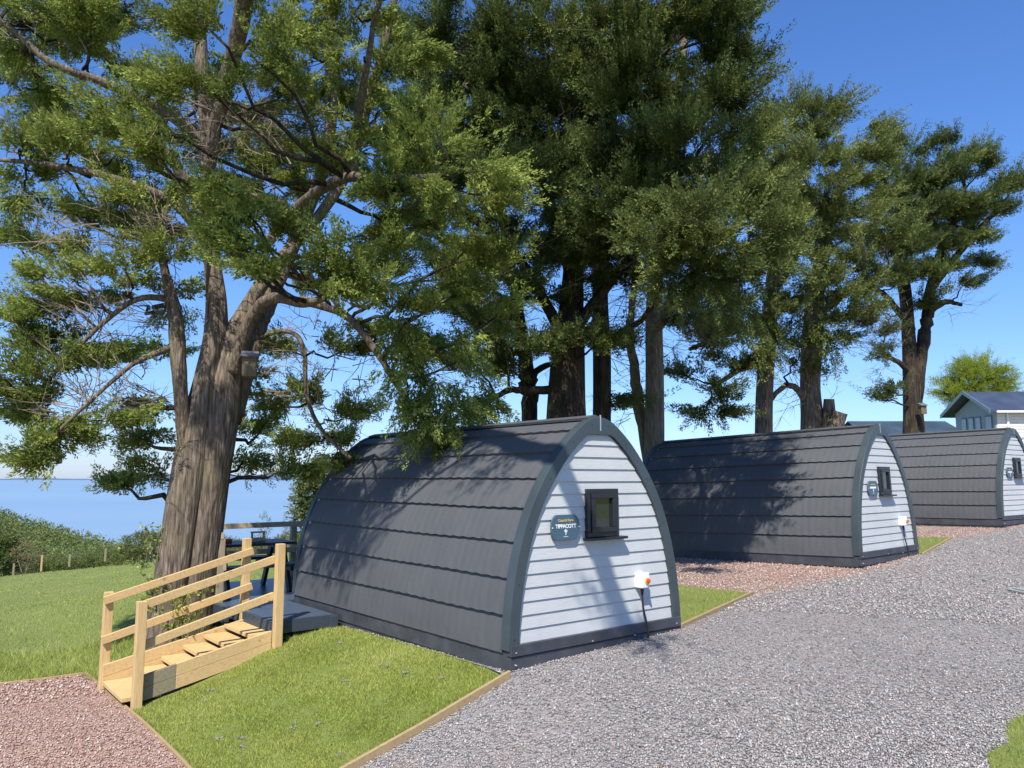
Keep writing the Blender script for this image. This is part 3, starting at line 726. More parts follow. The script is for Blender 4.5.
root = thing('deck_railing', 'weathered brown timber railing round the back of the blue grey deck', 'railing', A(-.7, 7.0, ZD)); og = root.location
for a_, b_ in ((.92, 7.02), (-.95, 7.02), (-2.3, 7.02), (.92, 5.1)):
    mb = MB(); mb.post(A(a_, b_, ZD), .86, .09); mb.build('post', M['oldwood_z'], root, og, bevel=.004)
for dz in (.895, .47):
    hh = .085
    mb = MB(); mb.beam(A(.97, 6.955 if dz < .6 else 7.02, ZD + dz), A(-2.34, 6.955 if dz < .6 else 7.02, ZD + dz), .04, .085); mb.build('rail', M['oldwood'], root, og, bevel=.003)
    mb = MB(); mb.beam(A(.87 if dz < .6 else .92, 5.05, ZD + dz - .003), A(.87 if dz < .6 else .92, 6.93, ZD + dz - .003), .04, .085); mb.build('rail', M['oldwood'], root, og, bevel=.003)

tc_ = A(.22, 5.95, ZD)
root = thing('picnic_table', 'black stained timber picnic table standing on the blue grey deck', 'picnic table', tc_); og = tc_
def tp(x, y, z): return tc_ - EX * x + EY * y + Vector((0, 0, z))
mb = MB()
for k in range(5): mb.beam(tp(-.62, -.28 + k * .14, .70), tp(.62, -.28 + k * .14, .70), .13, .04)
mb.build('table_top', M['table'], root, og, bevel=.004)
for q in (-1, 1):
    mb = MB()
    for j in (-.07, .07): mb.beam(tp(-.62, q * .62 + j, .42), tp(.62, q * .62 + j, .42), .13, .04)
    mb.build('bench_seat', M['table'], root, og, bevel=.004)
for x_ in (-.45, .45):
    for q in (-1, 1): 
        mb = MB(); mb.beam(tp(x_, q * .52, 0), tp(x_, q * .2, .68), .09, .05, EX); mb.build('leg', M['table'], root, og)
    mb = MB(); mb.beam(tp(x_ + .05, -.68, .375), tp(x_ + .05, .68, .375), .045, .09); mb.beam(tp(x_ + .05, -.33, .655), tp(x_ + .05, .33, .655), .045, .07); mb.build('cross_bearer', M['table'], root, og)
pt = tp(-.12, -.05, .72)
root = thing('wooden_caddy', 'small brown wooden caddy standing on the black picnic table', 'caddy', pt)
mb = MB(); mb.beam(pt + EX * -.1 + Vector((0, 0, .03)), pt + EX * .1 + Vector((0, 0, .03)), .12, .05); mb.build('tray', M['oldwood'], root, pt)
for q in (-1, 1): mb = MB(); mb.post(pt + EX * .09 * q + Vector((0, 0, .056)), .07, .025); mb.build('post', M['oldwood'], root, pt)
mb = MB(); mb.beam(pt - EX * .11 + Vector((0, 0, .14)), pt + EX * .11 + Vector((0, 0, .14)), .04, .025); mb.build('handle', M['oldwood'], root, pt)
pt = tp(.34, -.02, .72)
mb = MB(); mb.tube([pt, pt + Vector((0, 0, .03)), pt + Vector((0, 0, .06))], [.075, .085, .08], 16)
o = mb.build('ashtray_pot', plain('red_pot', (.45, .06, .035), .5), None, pt); o.location = pt; tag(o, 'small red pot on the left end of the black picnic table', 'pot')

# ------------------------------------------------------------------ foliage
def unit(a): return a / np.maximum(np.linalg.norm(a, axis=-1, keepdims=True), 1e-9)
def plumes(P, D, L, K, r_, wf=.2, droop=0., spread=1.0, lf=1.0):
    """feathery sprays: K leaflets round each axis"""
    n = len(P); t_ = r_.random((n, K)) ** .8
    lat = r_.normal(0, 1, (n, K, 3)); lat -= (lat * D[:, None]).sum(-1, keepdims=True) * D[:, None]; lat = unit(lat)
    lat[:, :, 2] *= .6
    d = unit(D[:, None] * r_.uniform(.55, 1.1, (n, K, 1)) + lat * spread * r_.uniform(.3, 1.0, (n, K, 1)) + np.array([0, 0, .10 - droop]))
    base = P[:, None] + D[:, None] * (t_ * L[:, None])[..., None] + lat * (.05 * L)[:, None, None]
    ll = lf * L[:, None] * r_.uniform(.13, .31, (n, K)) * (1 - .35 * t_)
    sd = unit(np.cross(d, r_.normal(0, .75, (n, K, 3)) + np.array([0, -.25, 1.]))) * (ll * wf * r_.uniform(.6, 1.4, (n, K)))[..., None]
    tip = base + d * ll[..., None]
    V = np.stack([base - sd * .6, base + sd * .6 + d * (ll * .25)[..., None], tip], 2)
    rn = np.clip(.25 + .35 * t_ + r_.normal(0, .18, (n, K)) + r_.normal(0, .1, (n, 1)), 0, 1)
    return V.reshape(-1, 3), rn.reshape(-1)
class Tree:
    def __init__(s, name, label, cat, base, seed, leaf, barkm, scale=1.0, group=None):
        s.root = thing(name, label, cat, base, 0, group); s.org = Vector(base); s.r = np.random.default_rng(seed)
        s.tr = MB(); s.limb = MB(); s.tw = MB(); s.V = []; s.rn = []; s.sk = []; s.leaf = leaf; s.bark = barkm; s.sc = scale
        s.dm = .95; s.upt = .12
    def stem(s, pts, n=14, wob=.0, main=True, flute=0):
        """pts: (u, v, Y, radius px)"""
        P = np.array([tuple(W(u, v, Y)) + (r_ * Y / F,) for u, v, Y, r_ in pts]); C = catmull(P, 6)
        C[:, 3] = np.maximum(C[:, 3], .006)
        mb = s.tr if main else MB()
        if flute:
            base = len(mb.v); k = len(C); nn = 40
            ph = s.r.uniform(0, 6.28, 6)
            for i in range(k):
                d = Vector(C[min(i + 1, k - 1), :3] - C[max(i - 1, 0), :3]).normalized(); u = d.cross(Vector((0, 1, .1))).normalized(); w_ = d.cross(u)
                z = C[i, 2]
                for j in range(nn):
                    t_ = 2 * math.pi * j / nn
                    rr_ = C[i, 3] * (1 + flute * (.5 * math.sin(3 * t_ + ph[0] + z * .5) + .4 * math.sin(5 * t_ + ph[1] - z * .6) + .25 * math.sin(9 * t_ + ph[2] + z) + .15 * math.sin(14 * t_ + ph[3] + 2.5 * z)))
                    mb.v.append(tuple(Vector(C[i, :3]) + (u * math.cos(t_) + w_ * math.sin(t_)) * rr_))
            for i in range(k - 1):
                for j in range(nn):
                    a0 = base + i * nn + j; a1 = base + i * nn + (j + 1) % nn; mb.f.append((a0, a1, a1 + nn, a0 + nn)); mb.m.append(0)
            mb.f.append(tuple(base + (k - 1) * nn + j for j in range(nn))); mb.m.append(0)
        else:
            J = s.r.normal(0, 1, (len(C), 3)) * (C[:, 3:4] * .05 + wob)
            mb.tube([tuple(c[:3] + j) for c, j in zip(C, J)], list(C[:, 3]), n)
        s.sk.append(C)
        if not main: mb.build('limb', M['bark_pale'] if s.bark == M['bark_pale'] else M['bark_dark'] if s.bark != M['bark'] else s.bark, s.root, s.org, smooth=True)
    def anchor(s, c):
        S = np.concatenate([k for k in s.sk]); d = np.linalg.norm(S[:, :3] - c, axis=1)
        pen = d + 1.2 * np.maximum(0, S[:, 2] - c[2] + .1) ; i = int(np.argmin(pen)); return S[i]
    def lobe(s, u, v, Y, ru, rv, dens=1.0, dry=None, droop=0., limb=True, K=28, pads=None, tilt=0., flat=.2, big=1.0, base=None):
        c = np.array(W(u, v, Y)); rx, rz = ru * Y / F, rv * Y / F; ry = min(rx, 1.6) * .85
        r_ = s.r; base = s.anchor(c) if base is None else base
        n = pads or max(2, int(s.dm * dens * 7.5 * (rx * rz + .35 * rx * ry) / (s.sc ** 2) + 1.2))
        q = unit(r_.normal(0, 1, (n, 3))) * (r_.random((n, 1)) ** .42); q[:, 2] = np.sign(q[:, 2]) * abs(q[:, 2])
        Pc = c + q * np.array([rx, ry, rz]); Pc[:, 2] += tilt * (Pc[:, 0] - c[0])
        outw = c - base[:3]; outw[2] *= .25; outw = outw / max(np.linalg.norm(outw), .3)
        if limb:
            b = base[:3]; mid = (b + c) / 2 + np.array([0, 0, -.12 * np.linalg.norm(c - b)]) + r_.normal(0, .08, 3)
            L_ = np.linalg.norm(c - b); rad0 = min(base[3] * .55, .018 + .016 * L_)
            T = np.linspace(0, 1, 7)[:, None]; cur = (1 - T) ** 2 * b + 2 * T * (1 - T) * mid + T ** 2 * c
            cur[1:-1] += r_.normal(0, .03 + .01 * L_, (5, 3))
            s.limb.tube([tuple(p) for p in cur], list(np.linspace(rad0, .012, 7)), 7)
        else: cur = np.array([c, c])
        for i in range(n):
            p = Pc[i]
            if limb and r_.random() < .75:
                k = int(r_.integers(3, 7)); a0 = cur[k]; m_ = (a0 + p) / 2 + r_.normal(0, .05, 3) - np.array([0, 0, .04])
                s.tw.tube([tuple(a0), tuple(m_), tuple(p)], [.012 * s.sc, .008 * s.sc, .004 * s.sc], 4, False)
        # every pad is a fan of finger-like fronds, thick with small scale leaves, their tips turned up
        fn, mt = (11 if K > 20 else 8), 6
        Rp = r_.uniform(.24, .42, n) * s.sc * big
        dirp = unit((Pc - c) / np.array([rx, ry, rz]) * .6 + outw * 1.0 + r_.normal(0, .22, (n, 3)) + np.array([0, -.12, .0 - droop * 1.6]))
        a = unit(r_.normal(0, 1, (n, fn, 3))); st = a * (r_.random((n, fn, 1)) ** .5) * Rp[:, None, None] * np.array([.85, .85, flat])
        fd = unit(dirp[:, None] + a * np.array([.7, .7, .2]) + r_.normal(0, .2, (n, fn, 3)))
        Lf = Rp[:, None, None] * r_.uniform(.8, 1.9, (n, fn, 1))
        upv = np.array([0, 0, s.upt - .4 * droop])
        tt = ((np.arange(mt) + .5) / mt)[None, None, :, None] + r_.normal(0, .03, (n, fn, mt, 1))
        ax = (Pc[:, None] + st)[:, :, None] + fd[:, :, None] * (Lf[:, :, None] * (tt - .25)) + upv * Lf[:, :, None] * tt ** 2
        fr = unit(fd[:, :, None] + 2 * upv * tt)
        rb = r_.uniform(.05, .078, (n, fn, 1, 1)) * s.sc ** .8 * big ** .7 * (1.08 - .62 * tt ** 1.5)
        ax = ax + r_.normal(0, 1, ax.shape) * rb * .25
        N_ = n * fn * mt; ax, fr, rb = ax.reshape(N_, 1, 3), fr.reshape(N_, 1, 3), rb.reshape(N_, 1, 1)
        seg = np.repeat((Lf / mt).reshape(-1), mt).reshape(N_, 1, 1)
        q = r_.normal(0, 1, (N_, K, 3)) + np.array([0, -.12, .2]); q -= (q * fr).sum(-1, keepdims=True) * fr; q = unit(q)
        base = ax + q * rb * r_.uniform(.55, 1.15, (N_, K, 1)) + fr * seg * r_.uniform(-.75, .75, (N_, K, 1))
        d = unit(fr * .9 + q * .38 + r_.normal(0, .24, q.shape)); l_ = (.02 * s.sc ** .5 + rb * .55) * r_.uniform(.55, 1.2, (N_, K, 1)) * big ** .4
        sd = unit(np.cross(d, q + r_.normal(0, .25, q.shape))) * l_ * r_.uniform(.2, .36, (N_, K, 1))
        V = np.stack([base - sd * .8, base + sd + d * l_ * .3, base + d * l_ + q * l_ * .1], 2).reshape(-1, 3)
        lv = np.repeat(r_.normal(0, .07, (n * fn)), mt)[:, None] + np.repeat(r_.normal(0, .07, n), fn * mt)[:, None]
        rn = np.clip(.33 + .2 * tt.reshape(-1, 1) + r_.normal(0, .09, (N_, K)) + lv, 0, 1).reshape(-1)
        PP = ax.reshape(-1, 3)
        s.V.append(V); s.rn.append(rn if dry is None else rn + dry)
        # a few thin bare twigs poking out
        for k in range(max(1, n // 5)):
            p = PP[int(r_.integers(0, len(PP)))]; d = unit(r_.normal(0, 1, 3) + outw); l_ = r_.uniform(.15, .45) * s.sc
            s.tw.tube([tuple(p), tuple(p + d * l_ * .5 + r_.normal(0, .02, 3)), tuple(p + d * l_)], [.006 * s.sc, .004 * s.sc, .002], 3, False)
    def bare(s, u, v, Y, ru, rv, n=30, L=.7, out=(-.7, 0, .1)):
        """dead bare twigs spreading through a region"""
        r_ = s.r; c = np.array(W(u, v, Y)); rx, rz = ru * Y / F, rv * Y / F
        for i in range(n):
            p = c + unit(r_.normal(0, 1, 3)) * r_.random() ** .5 * np.array([rx, rx * .7, rz]); b = s.anchor(p)[:3]
            d0 = unit(unit(p - b) * .8 + np.array(out) + r_.normal(0, .45, 3)); l_ = L * r_.uniform(.4, 1.2)
            if r_.random() < .4: p = p * .6 + b * .4
            pts = [p]; d = d0
            for k in range(4): d = unit(d + r_.normal(0, .22, 3)); pts.append(pts[-1] + d * l_ / 4)
            r0_ = r_.uniform(.005, .011)
            s.tw.tube([tuple(q) for q in pts], list(np.linspace(r0_, .002, 5)), 3, False)
            for k in range(5):
                j = int(r_.integers(1, 4)); dd = unit(d0 + r_.normal(0, .6, 3)); l2 = l_ * r_.uniform(.2, .5); q = pts[j]
                s.tw.tube([tuple(q), tuple(q + dd * l2 * .5 + r_.normal(0, .02, 3)), tuple(q + dd * l2)], [.004, .003, .0015], 3, False)
    def finish(s, crown='crown'):
        s.tr.build('trunk', s.bark, s.root, s.org, smooth=True)
        if s.limb.v: tag(s.limb.build('branches', M['bark_dark'] if s.bark != M['bark_pale'] else M['bark_pale'], s.root, s.org, smooth=True), kind='stuff')
        if s.tw.v: tag(s.tw.build('twigs', M['twig'], s.root, s.org), kind='stuff')
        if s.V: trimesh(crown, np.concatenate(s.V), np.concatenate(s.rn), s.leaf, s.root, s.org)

if TREES:
    # ---- the big cypress behind the steps
    b0 = W(178, 640, 10.6); b0.z = G(b0.x, b0.y)
    T = Tree('cypress_tree', 'large cypress with a thick furrowed twin trunk beside the wooden steps', 'tree', b0, 21, M['leaf_a'], M['bark'])
    T.stem([(188, 672, 10.6, 25), (190, 640, 10.6, 20), (194, 600, 10.6, 18), (202, 540, 10.6, 17.5), (210, 480, 10.6, 17.5), (218, 430, 10.6, 18), (225, 380, 10.6, 16.5), (231, 342, 10.6, 12), (243, 316, 10.7, 8.5), (262, 284, 10.8, 7), (285, 255, 11, 6.5), (322, 212, 11.2, 5.5), (350, 165, 11.2, 6), (372, 90, 11, 4.5), (388, 30, 10.8, 4), (402, -60, 10.8, 3.5), (410, -260, 11, 4)], flute=.07)
    T.stem([(158, 672, 10.45, 27), (166, 640, 10.45, 21), (171, 600, 10.45, 19), (180, 540, 10.45, 18), (189, 480, 10.45, 17.5), (198, 430, 10.5, 17), (208, 380, 10.5, 14), (215, 340, 10.5, 12), (216, 300, 10.5, 10), (212, 260, 10.5, 8), (208, 200, 10.5, 7), (205, 120, 10.5, 6), (200, 40, 10.5, 7), (196, -60, 10.5, 6), (200, -260, 10.6, 4)], flute=.07)
    T.stem([(232, 420, 10.75, 11), (246, 360, 10.9, 11), (262, 318, 11.1, 9), (282, 272, 11.4, 7.5), (305, 215, 11.6, 7), (330, 140, 11.8, 6), (330, 20, 12, 7), (320, -150, 12, 5)], n=16)
    T.stem([(234, 372, 10.5, 8), (246, 330, 10.3, 7), (262, 304, 10.1, 6), (280, 298, 9.8, 5.5), (305, 303, 9.4, 5), (330, 296, 9.2, 3)], n=12)
    T.stem([(192, 500, 10.5, 8), (186, 450, 10.4, 7.5), (181, 400, 10.25, 7), (178, 345, 10.2, 8), (174, 310, 10.2, 7), (168, 285, 10.2, 5), (160, 250, 10.2, 3.5)], n=12)
    T.stem([(240, 380, 10.9, 3), (262, 338, 11, 3), (290, 332, 11, 2.6), (304, 350, 11, 2.4), (307, 396, 11, 2.2), (322, 430, 11, 2), (350, 458, 10.4, 2)], n=8, main=False)
    T.stem([(210, 150, 10.5, 6), (170, 115, 10.2, 6), (110, 85, 9.9, 5), (50, 62, 9.6, 4), (0, 20, 9.5, 3), (-50, 0, 9.4, 2)], n=8, main=False)
    T.stem([(212, 250, 10.5, 6), (176, 205, 10.2, 5), (120, 180, 10, 4), (50, 165, 9.8, 3), (0, 160, 9.8, 2)], n=8, main=False)
    T.stem([(212, 235, 10.4, 6), (185, 180, 10.1, 6), (150, 130, 9.8, 4)], n=8, main=False)
    T.stem([(178, 345, 10.2, 3.5), (150, 356, 10.0, 3), (125, 370, 9.8, 2.4), (70, 420, 9.6, 1.8), (40, 450, 9.6, 1.5)], n=8, main=False)
    T.stem([(174, 300, 10.2, 3.5), (135, 300, 9.9, 3), (90, 335, 9.8, 2.2), (50, 378, 9.8, 2)], n=8, main=False)
    T.stem([(300, 300, 10.4, 5), (345, 315, 10.2, 4), (375, 350, 10, 3.5), (400, 390, 9.8, 2.5), (430, 430, 9.8, 1.5)], n=8, main=False)
    T.stem([(262, 250, 10.8, 5), (300, 205, 10, 6), (345, 178, 9.2, 5.5), (385, 180, 8.8, 4), (440, 175, 8.6, 2)], n=8, main=False)
    T.stem([(350, 165, 11.2, 6), (368, 60, 10.2, 3.5), (380, 0, 9.8, 3), (420, -60, 9.6, 4)], n=8, main=False)
    def wl(pts):
        C = catmull([tuple(p) for p in pts], 6); mb = MB(); mb.tube([tuple(c[:3] + T.r.normal(0, .02, 3)) for c in C], list(C[:, 3]), 10)
        mb.build('limb', M['bark'], T.root, T.org, smooth=True); T.sk.append(C)
    wl([(-4.3, 10.55, 3.9, .06), (-4.2, 10.3, 4.6, .09), (-3.4, 9.2, 6.2, .12), (-2.0, 6.6, 6.3, .12), (-.95, 4.7, 5.5, .13), (-.42, 3.92, 5.2, .125), (-.12, 3.45, 5.15, .12), (.04, 3.15, 5.2, .08), (.3, 2.9, 5.3, .03)])
    def wlobe(x, y, z, r_, rz, d_, **k):
        yy = y * CP + z * SP
        u = 512 + F * x / yy; v = 384 - F * (z * CP - y * SP) / yy; T.lobe(u, v, y, r_ * F / y, rz * F / y, d_ * 1.7, **k)
    for q in ((-1.15, 4.5, 5.4, .35, .2, .8), (-1.5, 5.6, 5.9, .6, .3, .9), (-2.2, 5.9, 5.6, .6, .3, .9), (-2.9, 6.9, 6.2, .8, .35, .9), (-1.0, 6.2, 6.2, .5, .25, .7), (.3, 2.75, 5.3, .22, .15, .6), (-1.8, 7.4, 6.6, .6, .3, .8), (-3.4, 6.0, 5.0, .5, .25, .9), (-3.2, 5.2, 5.9, .6, .3, 1.0), (-2.5, 5.7, 6.4, .6, .3, 1.0), (-2.9, 4.7, 5.7, .5, .3, .8), (-1.7, 5.0, 5.9, .5, .25, .8)):
        wlobe(*q, K=14, big=1.2)
    LB = [  # u, v, Y, ru, rv, density
        (395, 190, 8.8, 45, 22, 1.5), (440, 140, 8.6, 55, 26, 1.6), (485, 165, 8.9, 38, 18, 1.5), (430, 205, 8.7, 52, 20, 1.4), (420, 120, 8.9, 30, 16, 1.3), (500, 205, 9.6, 34, 18, 1),
        (285, 255, 7.9, 58, 26, 1.6), (330, 285, 8.0, 52, 20, 1.5), (375, 300, 8.4, 45, 20, 1.3), (245, 245, 8.0, 30, 20, 1.4), (410, 320, 9.4, 34, 18, 1.1), (300, 225, 9.0, 40, 16, 1.1),
        (110, 108, 8.0, 30, 18, 1.5), (140, 130, 7.8, 34, 20, 1.6), (160, 158, 7.8, 26, 18, 1.4),
        (205, 25, 7.6, 44, 24, 1.5), (200, 75, 7.7, 55, 22, 1.5), (250, 55, 7.9, 44, 22, 1.3), (150, 70, 9.6, 40, 18, 1.1), (290, 35, 9.8, 40, 24, 1.2), (285, 90, 9.8, 40, 20, 1),
        (222, 178, 8.0, 28, 20, 1.5), (240, 205, 8.0, 32, 22, 1.5), (215, 222, 8.2, 28, 16, 1.3), (180, 185, 10.2, 35, 20, .8),
        (40, 12, 9.8, 60, 20, 1.3), (95, 30, 9.8, 50, 18, 1.2), (20, 55, 9.8, 40, 14, .9), (90, 60, 10.2, 45, 16, .8), (150, 15, 10.4, 50, 18, 1.1),
        (25, 88, 10, 40, 12, .8), (20, 148, 9.8, 30, 10, 1.2), (70, 150, 9.7, 34, 12, 1.3), (40, 175, 10, 42, 10, .9), (110, 195, 10, 30, 10, .8),
        (20, 205, 10, 26, 10, 1), (65, 212, 10, 34, 11, 1), (120, 225, 10.2, 36, 12, .8), (15, 240, 10.3, 24, 7, .6), (60, 255, 10.4, 30, 9, .8),
        (75, 275, 9.9, 40, 12, 1.1), (125, 268, 9.8, 36, 12, 1.1), (165, 250, 9.8, 32, 14, 1), (95, 298, 10, 36, 9, .9), (165, 285, 10.4, 30, 12, .7),
        (18, 318, 9.8, 24, 8, 1.2), (55, 308, 9.9, 26, 8, 1.0), (28, 332, 9.9, 22, 5, .8), (75, 345, 10.6, 40, 10, .7),
        (15, 390, 9.8, 20, 8, 1.4), (45, 376, 9.8, 26, 9, 1.3), (80, 362, 9.9, 24, 9, 1.0), (105, 348, 10.1, 24, 8, .7), (35, 400, 10, 18, 6, .8),
        (25, 458, 9.6, 18, 8, 1.3), (50, 443, 9.6, 24, 9, 1.3), (85, 428, 9.7, 24, 9, 1.1), (110, 418, 9.9, 20, 8, .8), (30, 414, 10, 16, 5, .6),
        (140, 395, 11.2, 26, 14, .7), (140, 440, 11.6, 20, 22, .8), (155, 470, 11.8, 24, 10, 1), (115, 487, 11.6, 24, 7, 1), (135, 350, 11.4, 30, 16, .6),
        (252, 385, 11.8, 12, 12, .5), (262, 430, 12, 18, 9, .6), (252, 462, 12, 22, 6, .6), (285, 400, 11.8, 18, 10, .5), (320, 392, 11.4, 26, 8, .7), (350, 410, 11.2, 22, 7, .8),
        (300, 445, 11.4, 20, 8, .5), (335, 440, 11.2, 14, 6, .5), (345, 462, 11, 12, 4, .8), (290, 474, 11.4, 20, 4, .6), (290, 350, 11.4, 30, 10, .5), (345, 350, 11, 28, 10, .6),
        (365, 60, 10.4, 40, 30, 1.1), (330, 110, 10.6, 50, 26, 1.0), (270, 130, 10.8, 40, 24, .8), (380, 110, 10.8, 36, 20, 1), (330, 175, 11, 50, 24, .9), (255, 170, 11.4, 40, 22, .6), (405, 50, 11.4, 40, 30, 1), (350, 10, 10, 50, 22, 1.2),
        (120, 150, 11.4, 60, 26, .8), (60, 110, 11.6, 50, 22, .9), (150, 220, 11.8, 50, 24, .7), (230, 110, 11.9, 60, 34, .9), (330, 60, 12.2, 70, 40, 1.1), (300, 150, 12.4, 60, 36, .9), (400, 150, 12.4, 50, 50, 1.1), (370, 240, 12.2, 50, 30, .9), (90, 40, 11.8, 80, 30, .9), (150, 310, 11.6, 40, 18, .5),
        (470, 245, 10.4, 44, 20, 1.0), (520, 265, 10.8, 40, 18, 1), (460, 290, 10.6, 44, 18, 1), (500, 315, 11, 34, 14, .9), (400, 255, 10, 44, 20, 1), (420, 345, 10.6, 24, 12, .7), (380, 335, 10.4, 28, 12, .7),
        (30, 25, 10.6, 60, 22, 1.2), (80, 5, 10.4, 60, 20, 1.2), (15, 75, 10.6, 40, 14, 1), (300, 20, 11, 60, 30, 1.1), (60, -30, 10, 90, 30, .8), (200, -30, 10, 90, 34, .8), (330, -30, 10.4, 80, 34, .8)]
    for q in LB + [(180, 120, 12, 60, 40, .9), (270, 190, 12, 60, 26, .8), (110, 210, 11.8, 50, 20, .7), (410, 220, 12.4, 50, 30, .9), (440, 280, 12.4, 50, 24, .8), (340, 270, 12.2, 50, 16, .6)]:
        T.lobe(*q[:5], q[5] * (1.7 if q[2] >= 11.2 and q[1] < 260 else 1.0))
    for (u, v, Y, ru, rv, d_) in ((408, 345, 9.4, 14, 12, 1.0), (412, 375, 9.3, 15, 15, 1.4), (420, 400, 9.3, 15, 15, 1.5), (430, 422, 9.3, 13, 9, 1.7), (452, 404, 9.9, 18, 8, 1.0), (480, 402, 10.4, 18, 5, .6), (470, 350, 10.4, 22, 8, .5), (438, 432, 9.4, 9, 5, 1.3)):
        T.lobe(u, v, Y, ru, rv, d_, droop=.75, flat=.9)
    # crown above the frame (it shades the trees and the roof behind)
    for q in ((60, -120, 10.5, 150, 60), (230, -130, 10.5, 150, 70), (400, -110, 10.2, 110, 60), (150, -290, 11, 170, 80), (340, -280, 10.6, 150, 80), (250, -440, 11, 150, 80), (470, -60, 11, 60, 34), (500, -200, 10.4, 90, 60)):
        T.lobe(*q, dens=.5, K=9, big=1.7)
    for q in ((110, 320, 10, 60, 30, 70), (90, 400, 9.8, 50, 22, 50), (200, 150, 10.2, 60, 60, 50), (110, 240, 10, 70, 30, 50), (250, 120, 10.2, 60, 50, 44), (130, 400, 10, 34, 26, 40), (320, 360, 11, 60, 50, 50), (170, 240, 10, 40, 30, 40), (60, 60, 10, 60, 30, 30), (60, 150, 10, 60, 40, 40), (250, 220, 10, 50, 40, 30), (350, 420, 11, 40, 24, 24), (300, 130, 10.6, 50, 40, 30)):
        T.bare(*q)
    T.finish(); print('T1 tris', sum(len(q) for q in T.rn))

    # ---- the group behind the pods
    def simple(name, label, u, vb, Y, stems, lobes, seed, leaf, barkm, scale=1.35, bare=(), droops=(), K=26, dm=2.3, world=(), wbase=None):
        b = W(u, vb, Y); b.z = G(b.x, b.y)
        t_ = Tree(name, label, 'tree', b, seed, leaf, barkm, scale); t_.dm = dm; t_.upt = .2
        for i, st in enumerate(stems): t_.stem(st, n=14, main=(i == 0 or st[0][3] > 6), wob=.01, flute=.1 if st[0][3] > 9 else 0)
        for q in lobes: t_.lobe(*q, K=K)
        for q in droops: t_.lobe(*q, K=K, droop=.8, flat=.9)
        for q in bare: t_.bare(*q)
        for (x, y, z, r0_, rz_, d_) in world:
            yy = y * CP + z * SP; t_.lobe(512 + F * x / yy, 384 - F * (z * CP - y * SP) / yy, y, r0_ * F / y, rz_ * F / y, d_ * 1.3, K=14, big=1.2, base=np.array(tuple(wbase) + (.12,)))
        t_.finish(); return t_
    simple('cypress_tree', 'broad dark cypress with the thickest trunk directly behind the roof of the nearest pod', 568, 470, 15.5,
        [[(566, 520, 15.5, 24), (566, 420, 15.5, 19), (568, 350, 15.5, 16), (572, 300, 15.5, 12), (576, 230, 15.4, 9), (580, 130, 15.2, 7), (590, 0, 15, 5), (600, -160, 15, 8), (600, -420, 15, 5)],
         [(560, 330, 15.5, 6), (520, 260, 15, 5), (450, 200, 14.5, 4)], [(574, 330, 15.5, 6), (620, 270, 15, 5), (670, 220, 14.6, 4)],
         [(566, 390, 15.5, 5), (530, 390, 15.3, 4), (505, 392, 15.2, 3), (478, 408, 15, 2)], [(572, 280, 15.5, 6), (540, 180, 15.5, 5), (480, 100, 15, 4)]],
        [(450, 40, 13.8, 70, 40, 1.1), (540, 30, 13.4, 70, 40, 1.2), (640, 25, 13, 60, 34, 1.3), (700, 20, 13, 48, 26, 1.4), (725, 55, 13, 30, 18, 1.4), (470, 110, 14, 60, 34, 1), (560, 100, 13.6, 60, 34, 1.1), (640, 90, 12.8, 55, 28, 1.4), (700, 95, 12.8, 46, 20, 1.5), (735, 20, 13.2, 24, 14, 1.3), (738, 105, 13, 22, 12, 1.3),
         (540, 165, 13.8, 60, 30, 1), (620, 150, 12.8, 55, 24, 1.3), (680, 150, 12.4, 50, 20, 1.5), (560, 225, 14, 60, 24, .9), (500, 190, 14.4, 60, 28, .9), (610, 205, 13, 50, 20, 1.1),
         (440, 290, 15, 50, 18, .8), (500, 330, 14.6, 50, 16, .9), (540, 345, 14.8, 50, 12, 1), (470, 360, 15, 40, 12, .7), (520, 290, 15.4, 60, 20, .6), (600, 270, 15.4, 60, 22, .7), (580, 340, 15, 34, 9, .8), (600, 340, 14.6, 40, 8, .7),
         (560, 240, 14.6, 50, 24, 1.1), (600, 240, 14.2, 44, 24, 1.1), (540, 110, 14.8, 80, 50, 1), (600, 60, 14.6, 70, 50, 1), (560, 290, 14.8, 50, 14, .9), (460, 60, 16.5, 90, 50, 1.1), (600, 60, 16.5, 90, 50, 1.2), (560, 150, 17, 90, 50, 1.1), (650, 160, 16.5, 60, 50, 1.2), (450, 180, 17, 70, 50, .9), (560, 215, 17, 80, 34, 1.0), (720, 60, 16, 30, 40, 1),
         (470, -60, 14.5, 90, 50, .5), (600, -60, 14, 90, 50, .5), (690, -50, 13.6, 60, 40, .7), (560, -190, 14.5, 110, 60, .3), (660, -160, 14, 80, 60, .35)],
        31, M['leaf_b'], M['bark_dark'], wbase=W(600, -120, 15), world=((2.3, 9.8, 7.5, .7, .3, 1), (3.1, 10.0, 7.6, .6, .3, 1), (1.5, 9.9, 7.5, .6, .3, .8), (2.7, 10.8, 8.2, .7, .3, 1), (3.7, 10.6, 8.1, .5, .25, 1), (1.9, 10.4, 7.9, .6, .2, .9), (3.4, 9.5, 7.6, .6, .3, 1), (4.2, 9.9, 7.9, .5, .25, 1), (1.6, 10.8, 8.2, .6, .3, .9)), bare=((520, 330, 15.5, 70, 50, 60, 1.3, (-.5, 0, .1)), (620, 300, 15.5, 70, 50, 50, 1.2, (.5, 0, .1)), (480, 390, 15, 40, 26, 22, 1, (-.7, 0, -.1)), (560, 240, 15, 70, 50, 30, 1.2)))
